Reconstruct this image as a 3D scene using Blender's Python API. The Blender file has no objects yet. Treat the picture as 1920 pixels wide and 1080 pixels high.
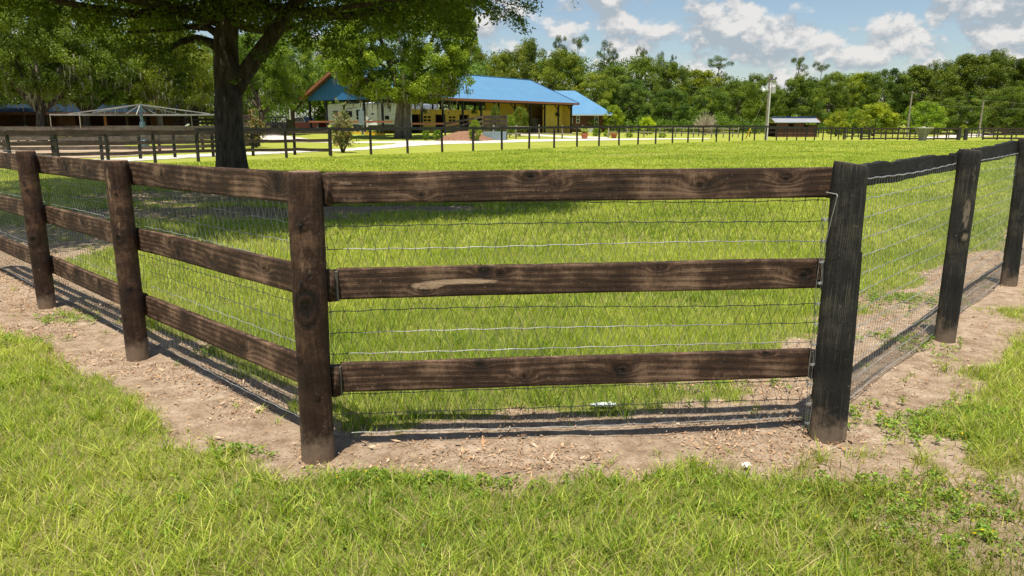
import bpy, bmesh, math, random
import numpy as np
from mathutils import Vector, Matrix

random.seed(7)
RNG = np.random.default_rng(11)
SC = bpy.context.scene
COL = SC.collection
R = math.radians

# ------------------------------------------------------------------ camera geometry (real metres)
F = 1413.0; HC = 1.63; PITCH = math.atan((540 - 229) / F)
_c, _s = math.cos(PITCH), math.sin(PITCH)

def S(v, a, b):
    t = np.clip((v - a) / (b - a), 0, 1)
    return t * t * (3 - 2 * t)

def gz(x, y):
    x = np.asarray(x, float); y = np.asarray(y, float)
    rise = 0.40 * S(y, 58, 84) * (1 - S(y, 100, 125)) * S(-x, -8, 6)
    dip = -0.34 * S(y, 60, 90) * S(x, 8, 32)
    rough = 0.010 * np.sin(x * 2.1 + 1.3 * np.sin(y * 1.7)) * np.sin(y * 2.6 + x) * (1 - S(y, 8, 20))
    return rise + dip + rough

def ray(px, py):
    u = (px - 960) / F; v = -(py - 540) / F
    return (u, _c + v * _s, -_s + v * _c)

def G(px, py):
    """ground point seen at a photo pixel"""
    d = ray(px, py); z = 0.0
    for _ in range(8):
        t = (z - HC) / d[2]
        z = float(gz(d[0] * t, d[1] * t))
    return (d[0] * t, d[1] * t)

def at(px, Y, py=235):
    d = ray(px, py)
    return d[0] / d[1] * Y

def zp(py, Y, px=960):
    d = ray(px, py)
    return HC + d[2] / d[1] * Y

# ------------------------------------------------------------------ numpy noise
def _hash(ix, iy, seed):
    h = (ix.astype(np.int64) * 374761393 + iy.astype(np.int64) * 668265263 + seed * 1274126177) & 0xFFFFFFFF
    h = ((h ^ (h >> 13)) * 1274126177) & 0xFFFFFFFF
    return ((h ^ (h >> 16)) & 0xFFFF) / 65535.0

def vnoise(x, y, seed=0):
    x = np.asarray(x, float); y = np.asarray(y, float)
    ix = np.floor(x); iy = np.floor(y); fx = x - ix; fy = y - iy
    fx = fx * fx * (3 - 2 * fx); fy = fy * fy * (3 - 2 * fy)
    a = _hash(ix, iy, seed); b = _hash(ix + 1, iy, seed); c = _hash(ix, iy + 1, seed); d = _hash(ix + 1, iy + 1, seed)
    return (a * (1 - fx) + b * fx) * (1 - fy) + (c * (1 - fx) + d * fx) * fy

def fbm(x, y, seed=0, o=4):
    s = 0; a = .5; t = 0
    for i in range(o):
        s = s + a * vnoise(x * 2 ** i, y * 2 ** i, seed + i * 17); t += a; a *= .5
    return s / t

# ------------------------------------------------------------------ materials
def newmat(name):
    m = bpy.data.materials.new(name); m.use_nodes = True
    nt = m.node_tree
    for n in list(nt.nodes): nt.nodes.remove(n)
    out = nt.nodes.new('ShaderNodeOutputMaterial')
    b = nt.nodes.new('ShaderNodeBsdfPrincipled')
    nt.links.new(b.outputs[0], out.inputs[0])
    return m, nt, b, out

def N(nt, t, **k):
    n = nt.nodes.new(t)
    for a, v in k.items():
        if a.startswith('i_'):
            key = a[2:]
            key = int(key) if key.isdigit() else key.replace('_', ' ')
            n.inputs[key].default_value = v
        else: setattr(n, a, v)
    return n

def ramp(nt, stops, interp='LINEAR'):
    n = nt.nodes.new('ShaderNodeValToRGB'); n.color_ramp.interpolation = interp
    e = n.color_ramp.elements
    while len(e) < len(stops): e.new(0.5)
    for k, (p, c) in zip(e, stops):
        k.position = p; k.color = (*c, 1) if len(c) == 3 else c
    return n

def mixc(nt, fac, a, b, mode='MIX'):
    n = nt.nodes.new('ShaderNodeMix'); n.data_type = 'RGBA'; n.blend_type = mode
    def put(i, v):
        if hasattr(v, 'links'): nt.links.new(v, n.inputs[i])
        elif isinstance(v, (int, float)): n.inputs[i].default_value = v
        else: n.inputs[i].default_value = (*v, 1) if len(v) == 3 else v
    put(0, fac); put(6, a); put(7, b)
    return n.outputs[2]

def mth(nt, op, a, b=None, c=None, clamp=False):
    n = nt.nodes.new('ShaderNodeMath'); n.operation = op; n.use_clamp = clamp
    for i, v in enumerate((a, b, c)):
        if v is None: continue
        if hasattr(v, 'links'): nt.links.new(v, n.inputs[i])
        else: n.inputs[i].default_value = v
    return n.outputs[0]

def simple(name, c1, c2=None, scale=6, rough=.7, bump=0.2, metallic=0, stretch=(1, 1, 1), spec=.3, detail=6):
    """weathered plain surface: two tones mixed by noise, small bump"""
    m, nt, b, out = newmat(name)
    c2 = c2 or tuple(v * .65 for v in c1)
    tc = N(nt, 'ShaderNodeTexCoord'); mp = N(nt, 'ShaderNodeMapping', i_Scale=stretch)
    nt.links.new(tc.outputs['Object'], mp.inputs[0])
    n = N(nt, 'ShaderNodeTexNoise', i_Scale=scale, i_Detail=detail, i_Roughness=.65)
    nt.links.new(mp.outputs[0], n.inputs['Vector'])
    r = ramp(nt, [(.32, c2), (.66, c1)])
    nt.links.new(n.outputs[0], r.inputs[0]); nt.links.new(r.outputs[0], b.inputs['Base Color'])
    b.inputs['Roughness'].default_value = rough; b.inputs['Metallic'].default_value = metallic
    b.inputs['Specular IOR Level'].default_value = spec
    if bump:
        bp = N(nt, 'ShaderNodeBump', i_Strength=bump, i_Distance=.02)
        nt.links.new(n.outputs[0], bp.inputs['Height']); nt.links.new(bp.outputs[0], b.inputs['Normal'])
    return m

def ribbed(name, c1, c2, period=.3, rough=.45, axis=0, depth=.6, spec=.4):
    """standing seam / boarded sheet, ribs along one object axis"""
    m, nt, b, out = newmat(name)
    tc = N(nt, 'ShaderNodeTexCoord'); sp = N(nt, 'ShaderNodeSeparateXYZ')
    nt.links.new(tc.outputs['Object'], sp.inputs[0])
    w = mth(nt, 'FRACT', mth(nt, 'DIVIDE', sp.outputs[axis], period))
    rib = mth(nt, 'LESS_THAN', w, .12)
    n = N(nt, 'ShaderNodeTexNoise', i_Scale=.7, i_Detail=6); nt.links.new(tc.outputs['Object'], n.inputs['Vector'])
    r = ramp(nt, [(.3, c2), (.7, c1)]); nt.links.new(n.outputs[0], r.inputs[0])
    col = mixc(nt, mth(nt, 'MULTIPLY', rib, depth), r.outputs[0], tuple(v * .45 for v in c2))
    nt.links.new(col, b.inputs['Base Color'])
    b.inputs['Roughness'].default_value = rough; b.inputs['Specular IOR Level'].default_value = spec
    bp = N(nt, 'ShaderNodeBump', i_Strength=.5, i_Distance=.02)
    nt.links.new(rib, bp.inputs['Height']); nt.links.new(bp.outputs[0], b.inputs['Normal'])
    return m

def leafmat(name, trans=.35, gloss=.25):
    """foliage: colour comes per clump from the mesh, tinted per tree by the object's own colour"""
    m, nt, b, out = newmat(name)
    at_ = N(nt, 'ShaderNodeAttribute', attribute_name='col')
    oi = N(nt, 'ShaderNodeObjectInfo')
    col = mixc(nt, 1.0, at_.outputs['Color'], oi.outputs['Color'], 'MULTIPLY')
    nt.links.new(col, b.inputs['Base Color'])
    b.inputs['Roughness'].default_value = .5; b.inputs['Specular IOR Level'].default_value = gloss
    tr = N(nt, 'ShaderNodeBsdfTranslucent')
    tcol = mixc(nt, 1.0, col, (1.25, 1.35, .55), 'MULTIPLY')
    nt.links.new(tcol, tr.inputs[0])
    mx = N(nt, 'ShaderNodeMixShader', i_0=trans)
    nt.links.new(b.outputs[0], mx.inputs[1]); nt.links.new(tr.outputs[0], mx.inputs[2])
    nt.links.new(mx.outputs[0], out.inputs[0])
    return m

def woodmat(name, dark, mid, light, wearc, streak=0.0, ringw=.15, splash=False):
    """stained timber; 'grain','knot','wear' are per vertex fields of the board's own pattern"""
    m, nt, b, out = newmat(name)
    tc = N(nt, 'ShaderNodeTexCoord')
    g = N(nt, 'ShaderNodeAttribute', attribute_name='grain').outputs['Fac']
    k = N(nt, 'ShaderNodeAttribute', attribute_name='knot').outputs['Fac']
    w = N(nt, 'ShaderNodeAttribute', attribute_name='wear').outputs['Fac']
    L = N(nt, 'ShaderNodeAttribute', attribute_name='along').outputs['Fac']
    # fine fibre noise in (grain, along) space
    cb = N(nt, 'ShaderNodeCombineXYZ'); nt.links.new(mth(nt, 'MULTIPLY', g, 9.0), cb.inputs[0]); nt.links.new(mth(nt, 'MULTIPLY', L, 3.0), cb.inputs[1])
    fib = N(nt, 'ShaderNodeTexNoise', i_Scale=1.0, i_Detail=7, i_Roughness=.75); nt.links.new(cb.outputs[0], fib.inputs['Vector'])
    ring = mth(nt, 'SINE', mth(nt, 'ADD', mth(nt, 'MULTIPLY', g, 7.5), mth(nt, 'MULTIPLY', fib.outputs[0], 3.0)))
    ring = mth(nt, 'MULTIPLY_ADD', ring, .5, .5)
    # saw marks across the grain
    cs = N(nt, 'ShaderNodeCombineXYZ'); nt.links.new(mth(nt, 'MULTIPLY', L, 90.0), cs.inputs[0]); nt.links.new(mth(nt, 'MULTIPLY', g, 1.2), cs.inputs[1])
    saw = N(nt, 'ShaderNodeTexNoise', i_Scale=1.0, i_Detail=3, i_Roughness=.6); nt.links.new(cs.outputs[0], saw.inputs['Vector'])
    big = N(nt, 'ShaderNodeTexNoise', i_Scale=3.2, i_Detail=5, i_Roughness=.6); nt.links.new(tc.outputs['Object'], big.inputs['Vector'])
    v = mth(nt, 'MULTIPLY', fib.outputs[0], .62)
    v = mth(nt, 'MULTIPLY_ADD', ring, ringw, v)
    v = mth(nt, 'MULTIPLY_ADD', saw.outputs[0], .30, v)
    v = mth(nt, 'MULTIPLY_ADD', big.outputs[0], 1.15, v)
    bl2 = N(nt, 'ShaderNodeTexNoise', i_Scale=11.0, i_Detail=6, i_Roughness=.7); nt.links.new(tc.outputs['Object'], bl2.inputs['Vector'])
    v = mth(nt, 'MULTIPLY_ADD', bl2.outputs[0], .55, v)
    v = mth(nt, 'SUBTRACT', v, .84 if splash else .90)
    v = mth(nt, 'MULTIPLY_ADD', k, -.45, v)
    r = ramp(nt, [(.18, dark), (.50, mid), (.80, light)]); nt.links.new(v, r.inputs[0])
    col = r.outputs[0]
    cw = N(nt, 'ShaderNodeCombineXYZ'); nt.links.new(mth(nt, 'MULTIPLY', g, 1.6), cw.inputs[0]); nt.links.new(mth(nt, 'MULTIPLY', L, 14.0), cw.inputs[1])
    wn = N(nt, 'ShaderNodeTexNoise', i_Scale=1.0, i_Detail=6, i_Roughness=.7); nt.links.new(cw.outputs[0], wn.inputs['Vector'])
    we_ = mth(nt, 'ADD', w, mth(nt, 'MULTIPLY', mth(nt, 'SUBTRACT', wn.outputs[0], .5), 1.9))
    ww = mth(nt, 'MULTIPLY', mth(nt, 'MULTIPLY', mth(nt, 'SUBTRACT', we_, .50), 5.0, clamp=True), mth(nt, 'MULTIPLY', w, mth(nt, 'MULTIPLY_ADD', fib.outputs[0], .9, .35), clamp=True))
    col = mixc(nt, ww, col, wearc)
    # pale flecks and nail stains
    vo = N(nt, 'ShaderNodeTexNoise', i_Scale=55.0, i_Detail=2); nt.links.new(tc.outputs['Object'], vo.inputs['Vector'])
    fl = mth(nt, 'GREATER_THAN', vo.outputs[0], .735)
    col = mixc(nt, mth(nt, 'MULTIPLY', fl, .5), col, (.30, .23, .16))
    if streak:
        st = mth(nt, 'GREATER_THAN', mth(nt, 'MULTIPLY_ADD', big.outputs[0], .28, fib.outputs[0]), .79 - streak)
        col = mixc(nt, mth(nt, 'MULTIPLY', st, .55), col, (.15, .125, .085))
    if splash:
        sz = N(nt, 'ShaderNodeSeparateXYZ'); nt.links.new(tc.outputs['Object'], sz.inputs[0])
        sp_ = mth(nt, 'MULTIPLY', mth(nt, 'SUBTRACT', mth(nt, 'MULTIPLY', bl2.outputs[0], .42), mth(nt, 'MULTIPLY_ADD', sz.outputs[2], 1.0, .04)), 9.0, clamp=True)
        col = mixc(nt, mth(nt, 'MULTIPLY', sp_, .6), col, (.27, .20, .14))
    nt.links.new(col, b.inputs['Base Color'])
    b.inputs['Roughness'].default_value = .72; b.inputs['Specular IOR Level'].default_value = .28
    h = mth(nt, 'MULTIPLY_ADD', k, -1.2, mth(nt, 'ADD', mth(nt, 'MULTIPLY', fib.outputs[0], 1.3), mth(nt, 'MULTIPLY', ring, ringw)))
    h = mth(nt, 'MULTIPLY_ADD', bl2.outputs[0], 1.4, h)
    bp = N(nt, 'ShaderNodeBump', i_Strength=.9, i_Distance=.005)
    nt.links.new(h, bp.inputs['Height']); nt.links.new(bp.outputs[0], b.inputs['Normal'])
    return m

M = {}
M['wood'] = woodmat('brown_stained_wood', (.008, .0045, .003), (.054, .028, .016), (.24, .148, .094), (.42, .29, .19))
M['postwood'] = woodmat('brown_post_wood', (.006, .0035, .0025), (.046, .022, .013), (.20, .112, .068), (.40, .27, .175), ringw=.05, splash=True)
M['blackwood'] = woodmat('black_stained_wood', (.006, .006, .006), (.020, .019, .017), (.06, .054, .044), (.30, .24, .165), streak=.08, ringw=.03, splash=True)
M['blackboard'] = woodmat('black_stained_board', (.006, .006, .006), (.017, .016, .015), (.045, .041, .036), (.20, .165, .12), streak=.0, ringw=.06)
M['farblack'] = simple('far_black_wood', (.045, .042, .038), (.012, .012, .012), scale=3, rough=.8, stretch=(1, 1, 4))
M['farbrown'] = simple('far_brown_wood', (.062, .044, .031), (.022, .016, .012), scale=3, rough=.85)
M['fargrey'] = simple('far_weathered_grey_wood', (.135, .112, .086), (.055, .046, .036), scale=3, rough=.9)
M['farpale'] = simple('far_pale_wood', (.36, .32, .23), (.20, .17, .12), scale=4, rough=.9)
M['galv'] = simple('galvanised_wire', (.23, .23, .22), (.060, .064, .068), scale=4.5, rough=.5, bump=0, metallic=.2, spec=.5)
M['galvmid'] = simple('galvanised_wire_grey', (.42, .42, .40), (.15, .16, .16), scale=4, rough=.45, bump=0, metallic=.4, spec=.5)
M['galvlight'] = simple('galvanised_wire_light', (.58, .57, .53), (.25, .25, .24), scale=7, rough=.45, bump=0, metallic=.4, spec=.5)
M['spacer'] = simple('grey_spacer_wood', (.12, .11, .085), (.035, .033, .026), scale=9, rough=.9)
M['leaf'] = leafmat('tree_leaves')
M['grassm'] = leafmat('grass_blades', trans=.42, gloss=.22)
M['moss'] = leafmat('spanish_moss', trans=.2, gloss=.0)
M['bark'] = simple('oak_bark', (.125, .10, .078), (.020, .016, .012), scale=9, rough=.95, bump=1.0, stretch=(1, 1, .25), detail=9)
M['barkpale'] = simple('pale_bark', (.24, .20, .16), (.09, .075, .06), scale=3, rough=.95, bump=.8, stretch=(1, 1, .35))
M['path'] = simple('limestone_path', (.62, .57, .50), (.45, .40, .34), scale=2.5, rough=.95, bump=.3)
M['sand'] = simple('arena_sand', (.44, .33, .23), (.30, .22, .15), scale=.8, rough=1, bump=.4)
M['mulch'] = simple('mulch', (.30, .165, .10), (.10, .055, .035), scale=9, rough=1, bump=1)
M['roofblue'] = ribbed('blue_metal_roof', (.105, .245, .40), (.09, .215, .36), period=.42, rough=.40, depth=.25, spec=.35)
M['gableblue'] = ribbed('blue_gable_siding', (.035, .175, .40), (.03, .15, .35), period=.34, axis=1, rough=.5, depth=.7)
M['darkroof'] = simple('dark_blue_stable_roof', (.018, .032, .05), (.008, .016, .03), scale=1.6, rough=.8, bump=0, spec=.05)
M['fascia'] = simple('rust_fascia', (.30, .115, .06), (.20, .075, .04), scale=2, rough=.8)
M['yellow'] = simple('yellow_painted_block', (.66, .46, .085), (.54, .37, .06), scale=1.5, rough=.8, bump=.1)
M['steelblk'] = simple('black_steel', (.02, .022, .028), (.012, .012, .015), scale=3, rough=.6, bump=0)
M['brownwall'] = ribbed('brown_log_siding', (.15, .062, .038), (.10, .042, .026), period=.22, axis=2, rough=.85, depth=.6)
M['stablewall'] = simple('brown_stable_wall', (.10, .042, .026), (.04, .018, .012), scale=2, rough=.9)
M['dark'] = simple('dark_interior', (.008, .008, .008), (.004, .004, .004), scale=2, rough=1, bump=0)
M['white'] = simple('white_panel', (.74, .78, .84), (.66, .70, .76), scale=1.2, rough=.45, bump=0)
M['offwhite'] = simple('white_paint', (.70, .69, .64), (.50, .49, .45), scale=3, rough=.6, bump=0)
M['greytrim'] = simple('grey_skirt', (.10, .115, .14), (.06, .07, .085), scale=2, rough=.6, bump=0)
M['glass'] = simple('dark_glass', (.03, .04, .06), (.015, .02, .03), scale=1, rough=.08, bump=0, spec=.8)
M['red'] = simple('red_car_paint', (.32, .016, .014), (.24, .012, .011), scale=1, rough=.3, bump=0, spec=.6)
M['chrome'] = simple('chrome', (.7, .7, .72), (.5, .5, .52), scale=1, rough=.2, bump=0, metallic=.9)
M['rubber'] = simple('rubber', (.02, .02, .02), (.012, .012, .012), scale=3, rough=.9, bump=0)
M['terracotta'] = simple('terracotta', (.50, .17, .085), (.38, .12, .06), scale=3, rough=.85)
M['concrete'] = simple('concrete', (.50, .47, .40), (.36, .33, .27), scale=3, rough=.9)
M['hopper'] = simple('stained_concrete', (.34, .33, .25), (.12, .12, .08), scale=2.2, rough=.9, stretch=(1, 1, .3))
M['pole'] = simple('grey_pole', (.60, .60, .58), (.40, .40, .38), scale=2, rough=.8, stretch=(3, 3, .3))
M['polewood'] = simple('weathered_pole_wood', (.30, .26, .21), (.15, .13, .10), scale=2, rough=.9)
M['safety'] = simple('yellow_guard', (.82, .50, .02), (.72, .42, .02), scale=2, rough=.5, bump=0)
M['greybox'] = simple('grey_green_box', (.20, .26, .28), (.15, .20, .22), scale=2, rough=.6, bump=0)
M['palegrey'] = simple('pale_grey_metal', (.50, .50, .47), (.36, .36, .34), scale=2, rough=.5, bump=0, metallic=.2)
M['walkergrey'] = simple('walker_steel', (.30, .30, .27), (.18, .18, .165), scale=2, rough=.5, bump=0)
M['walkerblue'] = simple('blue_grey_steel', (.16, .26, .33), (.10, .17, .22), scale=2, rough=.5, bump=0)
M['tinroof'] = ribbed('pale_tin_roof', (.33, .345, .36), (.27, .28, .30), period=.5, rough=.35, depth=.35)
M['bluetrim'] = simple('blue_trim', (.03, .055, .20), (.02, .04, .15), scale=2, rough=.5, bump=0)
M['plastic'] = simple('crumpled_plastic', (.75, .80, .82), (.5, .58, .62), scale=40, rough=.2, bump=.5, spec=.7)
M['bare'] = simple('pale_twigs', (.46, .37, .30), (.30, .24, .19), scale=5, rough=.95, bump=0)
M['stripe'] = simple('swoosh_stripe', (.05, .04, .05), (.02, .02, .03), scale=3, rough=.5, bump=0)
M['stripegrey'] = simple('grey_stripe', (.30, .31, .33), (.22, .23, .25), scale=3, rough=.5, bump=0)

def littermat():
    m, nt, b, out = newmat('dry_leaf_litter')
    a = N(nt, 'ShaderNodeAttribute', attribute_name='col')
    nt.links.new(a.outputs['Color'], b.inputs['Base Color'])
    b.inputs['Roughness'].default_value = .8; b.inputs['Specular IOR Level'].default_value = .25
    return m
M['litter'] = littermat()

# ------------------------------------------------------------------ object helpers
def link(name, me, mat=None, parent=None, loc=(0, 0, 0), rot=(0, 0, 0)):
    if mat is not None and not me.materials: me.materials.append(M[mat] if isinstance(mat, str) else mat)
    o = bpy.data.objects.new(name, me); COL.objects.link(o)
    o.location = loc; o.rotation_euler = rot
    if parent is not None: o.parent = parent
    return o

def tag(o, label=None, cat=None, group=None, kind=None):
    if label: o['label'] = label
    if cat: o['category'] = cat
    if group: o['group'] = group
    if kind: o['kind'] = kind
    return o

def thing(name, label, cat, loc=(0, 0, 0), rz=0, group=None):
    o = bpy.data.objects.new(name, None); COL.objects.link(o)
    o.empty_display_size = .2
    o.location = loc; o.rotation_euler = (0, 0, rz)
    return tag(o, label, cat, group)

class MB:
    """collects shapes and links them as one mesh"""
    def __init__(s): s.v = []; s.f = []
    def add(s, vs, fs):
        n = len(s.v); s.v += [tuple(map(float, q)) for q in vs]; s.f += [tuple(n + i for i in f) for f in fs]; return s
    def box(s, x0, x1, y0, y1, z0, z1):
        return s.add([(x0, y0, z0), (x1, y0, z0), (x1, y1, z0), (x0, y1, z0), (x0, y0, z1), (x1, y0, z1), (x1, y1, z1), (x0, y1, z1)],
                     [(3, 2, 1, 0), (4, 5, 6, 7), (0, 1, 5, 4), (1, 2, 6, 5), (2, 3, 7, 6), (3, 0, 4, 7)])
    def bar(s, p, q, w, h=None, up=(0, 0, 1)):
        h = h or w; p = Vector(p); q = Vector(q); d = (q - p).normalized()
        a = d.cross(Vector(up));
        if a.length < 1e-4: a = d.cross(Vector((1, 0, 0)))
        a.normalize(); b = a.cross(d).normalized()
        vs = []
        for e in (p, q):
            for i, j in ((-1, -1), (1, -1), (1, 1), (-1, 1)): vs.append(e + a * i * w / 2 + b * j * h / 2)
        return s.add(vs, [(0, 1, 2, 3), (7, 6, 5, 4), (1, 0, 4, 5), (2, 1, 5, 6), (3, 2, 6, 7), (0, 3, 7, 4)])
    def tube(s, pts, rad, n=8, cap=True):
        pts = [Vector(p) for p in pts]; m = len(pts)
        if isinstance(rad, (int, float)): rad = [rad] * m
        vs = []; ref = None
        for i, p in enumerate(pts):
            d = (pts[min(i + 1, m - 1)] - pts[max(i - 1, 0)])
            if d.length < 1e-9: d = Vector((0, 0, 1))
            d.normalize()
            if ref is None:
                ref = d.cross(Vector((0, 0, 1)))
                if ref.length < .05: ref = d.cross(Vector((1, 0, 0)))
            a = (ref - d * ref.dot(d)).normalized(); ref = a; b = d.cross(a)
            for k in range(n):
                t = 2 * math.pi * k / n
                vs.append(p + (a * math.cos(t) + b * math.sin(t)) * rad[i])
        fs = [(i * n + k, i * n + (k + 1) % n, (i + 1) * n + (k + 1) % n, (i + 1) * n + k) for i in range(m - 1) for k in range(n)]
        if cap: fs += [tuple(range(n - 1, -1, -1)), tuple((m - 1) * n + k for k in range(n))]
        return s.add(vs, fs)
    def lathe(s, prof, n=16, c=(0, 0, 0)):
        m = len(prof)
        vs = [(c[0] + r * math.cos(2 * math.pi * k / n), c[1] + r * math.sin(2 * math.pi * k / n), c[2] + z) for r, z in prof for k in range(n)]
        fs = [(i * n + k, i * n + (k + 1) % n, (i + 1) * n + (k + 1) % n, (i + 1) * n + k) for i in range(m - 1) for k in range(n)]
        fs += [tuple(range(n - 1, -1, -1)), tuple((m - 1) * n + k for k in range(n))]
        return s.add(vs, fs)
    def mesh(s, name, smooth=False):
        me = bpy.data.meshes.new(name); me.from_pydata(s.v, [], s.f); me.update()
        if smooth: me.polygons.foreach_set('use_smooth', [True] * len(me.polygons))
        return me
    def build(s, name, mat, parent=None, loc=(0, 0, 0), rot=(0, 0, 0), smooth=False):
        return link(name, s.mesh(name, smooth), mat, parent, loc, rot)

def np_mesh(name, V, loops, starts, cols=None, smooth=False):
    me = bpy.data.meshes.new(name)
    me.vertices.add(len(V)); me.vertices.foreach_set('co', V.astype(np.float32).ravel())
    me.loops.add(len(loops)); me.loops.foreach_set('vertex_index', loops.astype(np.int32))
    me.polygons.add(len(starts)); me.polygons.foreach_set('loop_start', starts.astype(np.int32))
    if smooth: me.polygons.foreach_set('use_smooth', np.ones(len(starts), bool))
    me.update(calc_edges=True)
    if cols is not None:
        a = me.attributes.new('col', 'FLOAT_COLOR', 'POINT')
        c4 = np.ones((len(V), 4), np.float32); c4[:, :3] = cols
        a.data.foreach_set('color', c4.ravel())
    return me

def quads_mesh(name, P4, C=None):
    """P4: (n,4,3) quads; C: (n,3)"""
    n = len(P4)
    return np_mesh(name, P4.reshape(-1, 3), np.arange(4 * n), np.arange(n) * 4, None if C is None else np.repeat(C, 4, 0))

def unit(v): return v / np.maximum(np.linalg.norm(v, axis=-1, keepdims=True), 1e-9)

def leaf_quads(P, L, W, nbias=None, rng=RNG, droop=0.0):
    n = len(P)
    nrm = unit(rng.normal(size=(n, 3)) + (0 if nbias is None else nbias))
    t = unit(np.cross(nrm, rng.normal(size=(n, 3)))); t[:, 2] -= droop; t = unit(t)
    b = unit(np.cross(nrm, t))
    L = (L * rng.uniform(.6, 1.3, n))[:, None]; W = (W * rng.uniform(.6, 1.3, n))[:, None]
    return np.stack([P - t * L / 2, P + b * W / 2 + t * L * .05, P + t * L / 2, P - b * W / 2 + t * L * .05], 1)

def attrs(me, **kw):
    for k, v in kw.items():
        a = me.attributes.new(k, 'FLOAT', 'POINT'); a.data.foreach_set('value', np.asarray(v, np.float32))

# ------------------------------------------------------------------ timber pieces
def grain_field(u, v, knots, seed, across):
    """u along, v across (metres): contour value whose lines flow round the knots"""
    g = v * across + 1.6 * (fbm(u * .55 + seed * 3.1, v * 2 + seed, seed) - .5) * 2
    kn = np.zeros_like(g)
    for (ku, kv, kr) in knots:
        r2 = ((u - ku) / (kr * 2.6)) ** 2 + ((v - kv) / (kr * 1.15)) ** 2
        g = g + 1.5 * np.exp(-r2 * .6)
        q = ((u - ku) / kr) ** 2 + ((v - kv) / (kr * .8)) ** 2
        if kr > .05:
            q = ((u - ku) / kr) ** 2 + ((v - kv) / (kr * .62)) ** 2; sq = np.sqrt(q)
            kn = np.maximum(kn, .50 * (sq < 1) * (1 - .4 * np.sin(sq * 14))) + .5 * np.exp(-q * 18) - .45 * np.exp(-((sq - 1.08) / .09) ** 2)
        else:
            kn = np.maximum(kn, np.exp(-q * 2.0) * 1.1)
            kn = np.maximum(kn, .35 * np.exp(-(np.sqrt(q) - 1.5) ** 2 * 4))
    return g, kn

def board(parent, A, B, ztopA, ztopB, h, th, mat, knots=(), wear=(), seed=1, wav=.0025, step=.011, topchew=0, label=None):
    """a sawn board between two points (world), as one fine mesh with its own grain"""
    A = Vector((*A, 0)); B = Vector((*B, 0)); Ln = (B - A).length; nu = max(8, int(Ln / step)); nv = 15
    ang = math.atan2(B.y - A.y, B.x - A.x)
    u = np.linspace(0, Ln, nu + 1)
    slope = (ztopB - ztopA) / Ln
    # section loop: front face rows bottom->top, bevel, back face
    e = .004
    sec = [(-th / 2 + e, 0)] + [(-th / 2, e + (h - 2 * e) * i / (nv - 1)) for i in range(nv)] + [(-th / 2 + e, h), (th / 2 - e, h), (th / 2, h - e), (th / 2, e), (th / 2 - e, 0)]
    ns = len(sec); rng = np.random.default_rng(seed)
    V = np.zeros((nu + 1, ns, 3))
    bow = .006 * np.sin(u / Ln * math.pi * rng.uniform(.8, 1.6) + rng.uniform(0, 3))
    for j, (y, z) in enumerate(sec):
        zz = z + slope * u
        edge = wav * (fbm(u * 3 + seed * 7, np.full_like(u, .3 + (z > h / 2)), seed + 5) - .5) * 3
        if z > h - 2 * e and topchew:
            edge = edge - topchew * np.clip(fbm(u * 2.6 + seed, u * 0 + 2, seed + 9, 5) * 2 - .75, 0, 1)
        V[:, j, 0] = u; V[:, j, 1] = y + bow + .0012 * (vnoise(u * 30, np.full_like(u, z * 40), seed) - .5); V[:, j, 2] = zz - h + edge
    idx = np.arange((nu + 1) * ns).reshape(nu + 1, ns)
    a = idx[:-1, :]; b = idx[1:, :]; a2 = np.roll(a, -1, 1); b2 = np.roll(b, -1, 1)
    Fq = np.stack([a, a2, b2, b], -1).reshape(-1, 4)[:, ::-1]
    loops = np.concatenate([Fq.ravel(), idx[0, :], idx[-1, ::-1]])
    starts = np.concatenate([np.arange(len(Fq)) * 4, [len(Fq) * 4, len(Fq) * 4 + ns]])
    me = np_mesh('board', V.reshape(-1, 3), loops, starts)
    uu = V[..., 0].ravel(); vv = np.array([z for y, z in sec]); vv = np.tile(vv, nu + 1) + np.tile(np.array([y for y, z in sec]) * .6, nu + 1)
    g, kn = grain_field(uu, vv, knots, seed, 26.0)
    w = np.zeros_like(uu)
    for (wx, wz, wa, wb, st) in wear:
        w = np.maximum(w, st * np.clip(1.5 - 1.5 * (((uu - wx) / wa) ** 2 + ((vv - wz) / wb) ** 2), 0, 1))
    topv = np.tile(np.array([1.0 if z >= h else 0.0 for y, z in sec]), nu + 1)
    w = np.maximum(w, topv * (.42 if mat == 'wood' else .35))
    attrs(me, grain=g, knot=kn, wear=w, along=uu + seed * 5.0)
    me.materials.append(M[mat])
    o = link('board', me, None, parent, Vector((A.x, A.y, ztopA)) - parent.location, (0, 0, ang))
    if label: o['label'] = label
    return o

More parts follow.
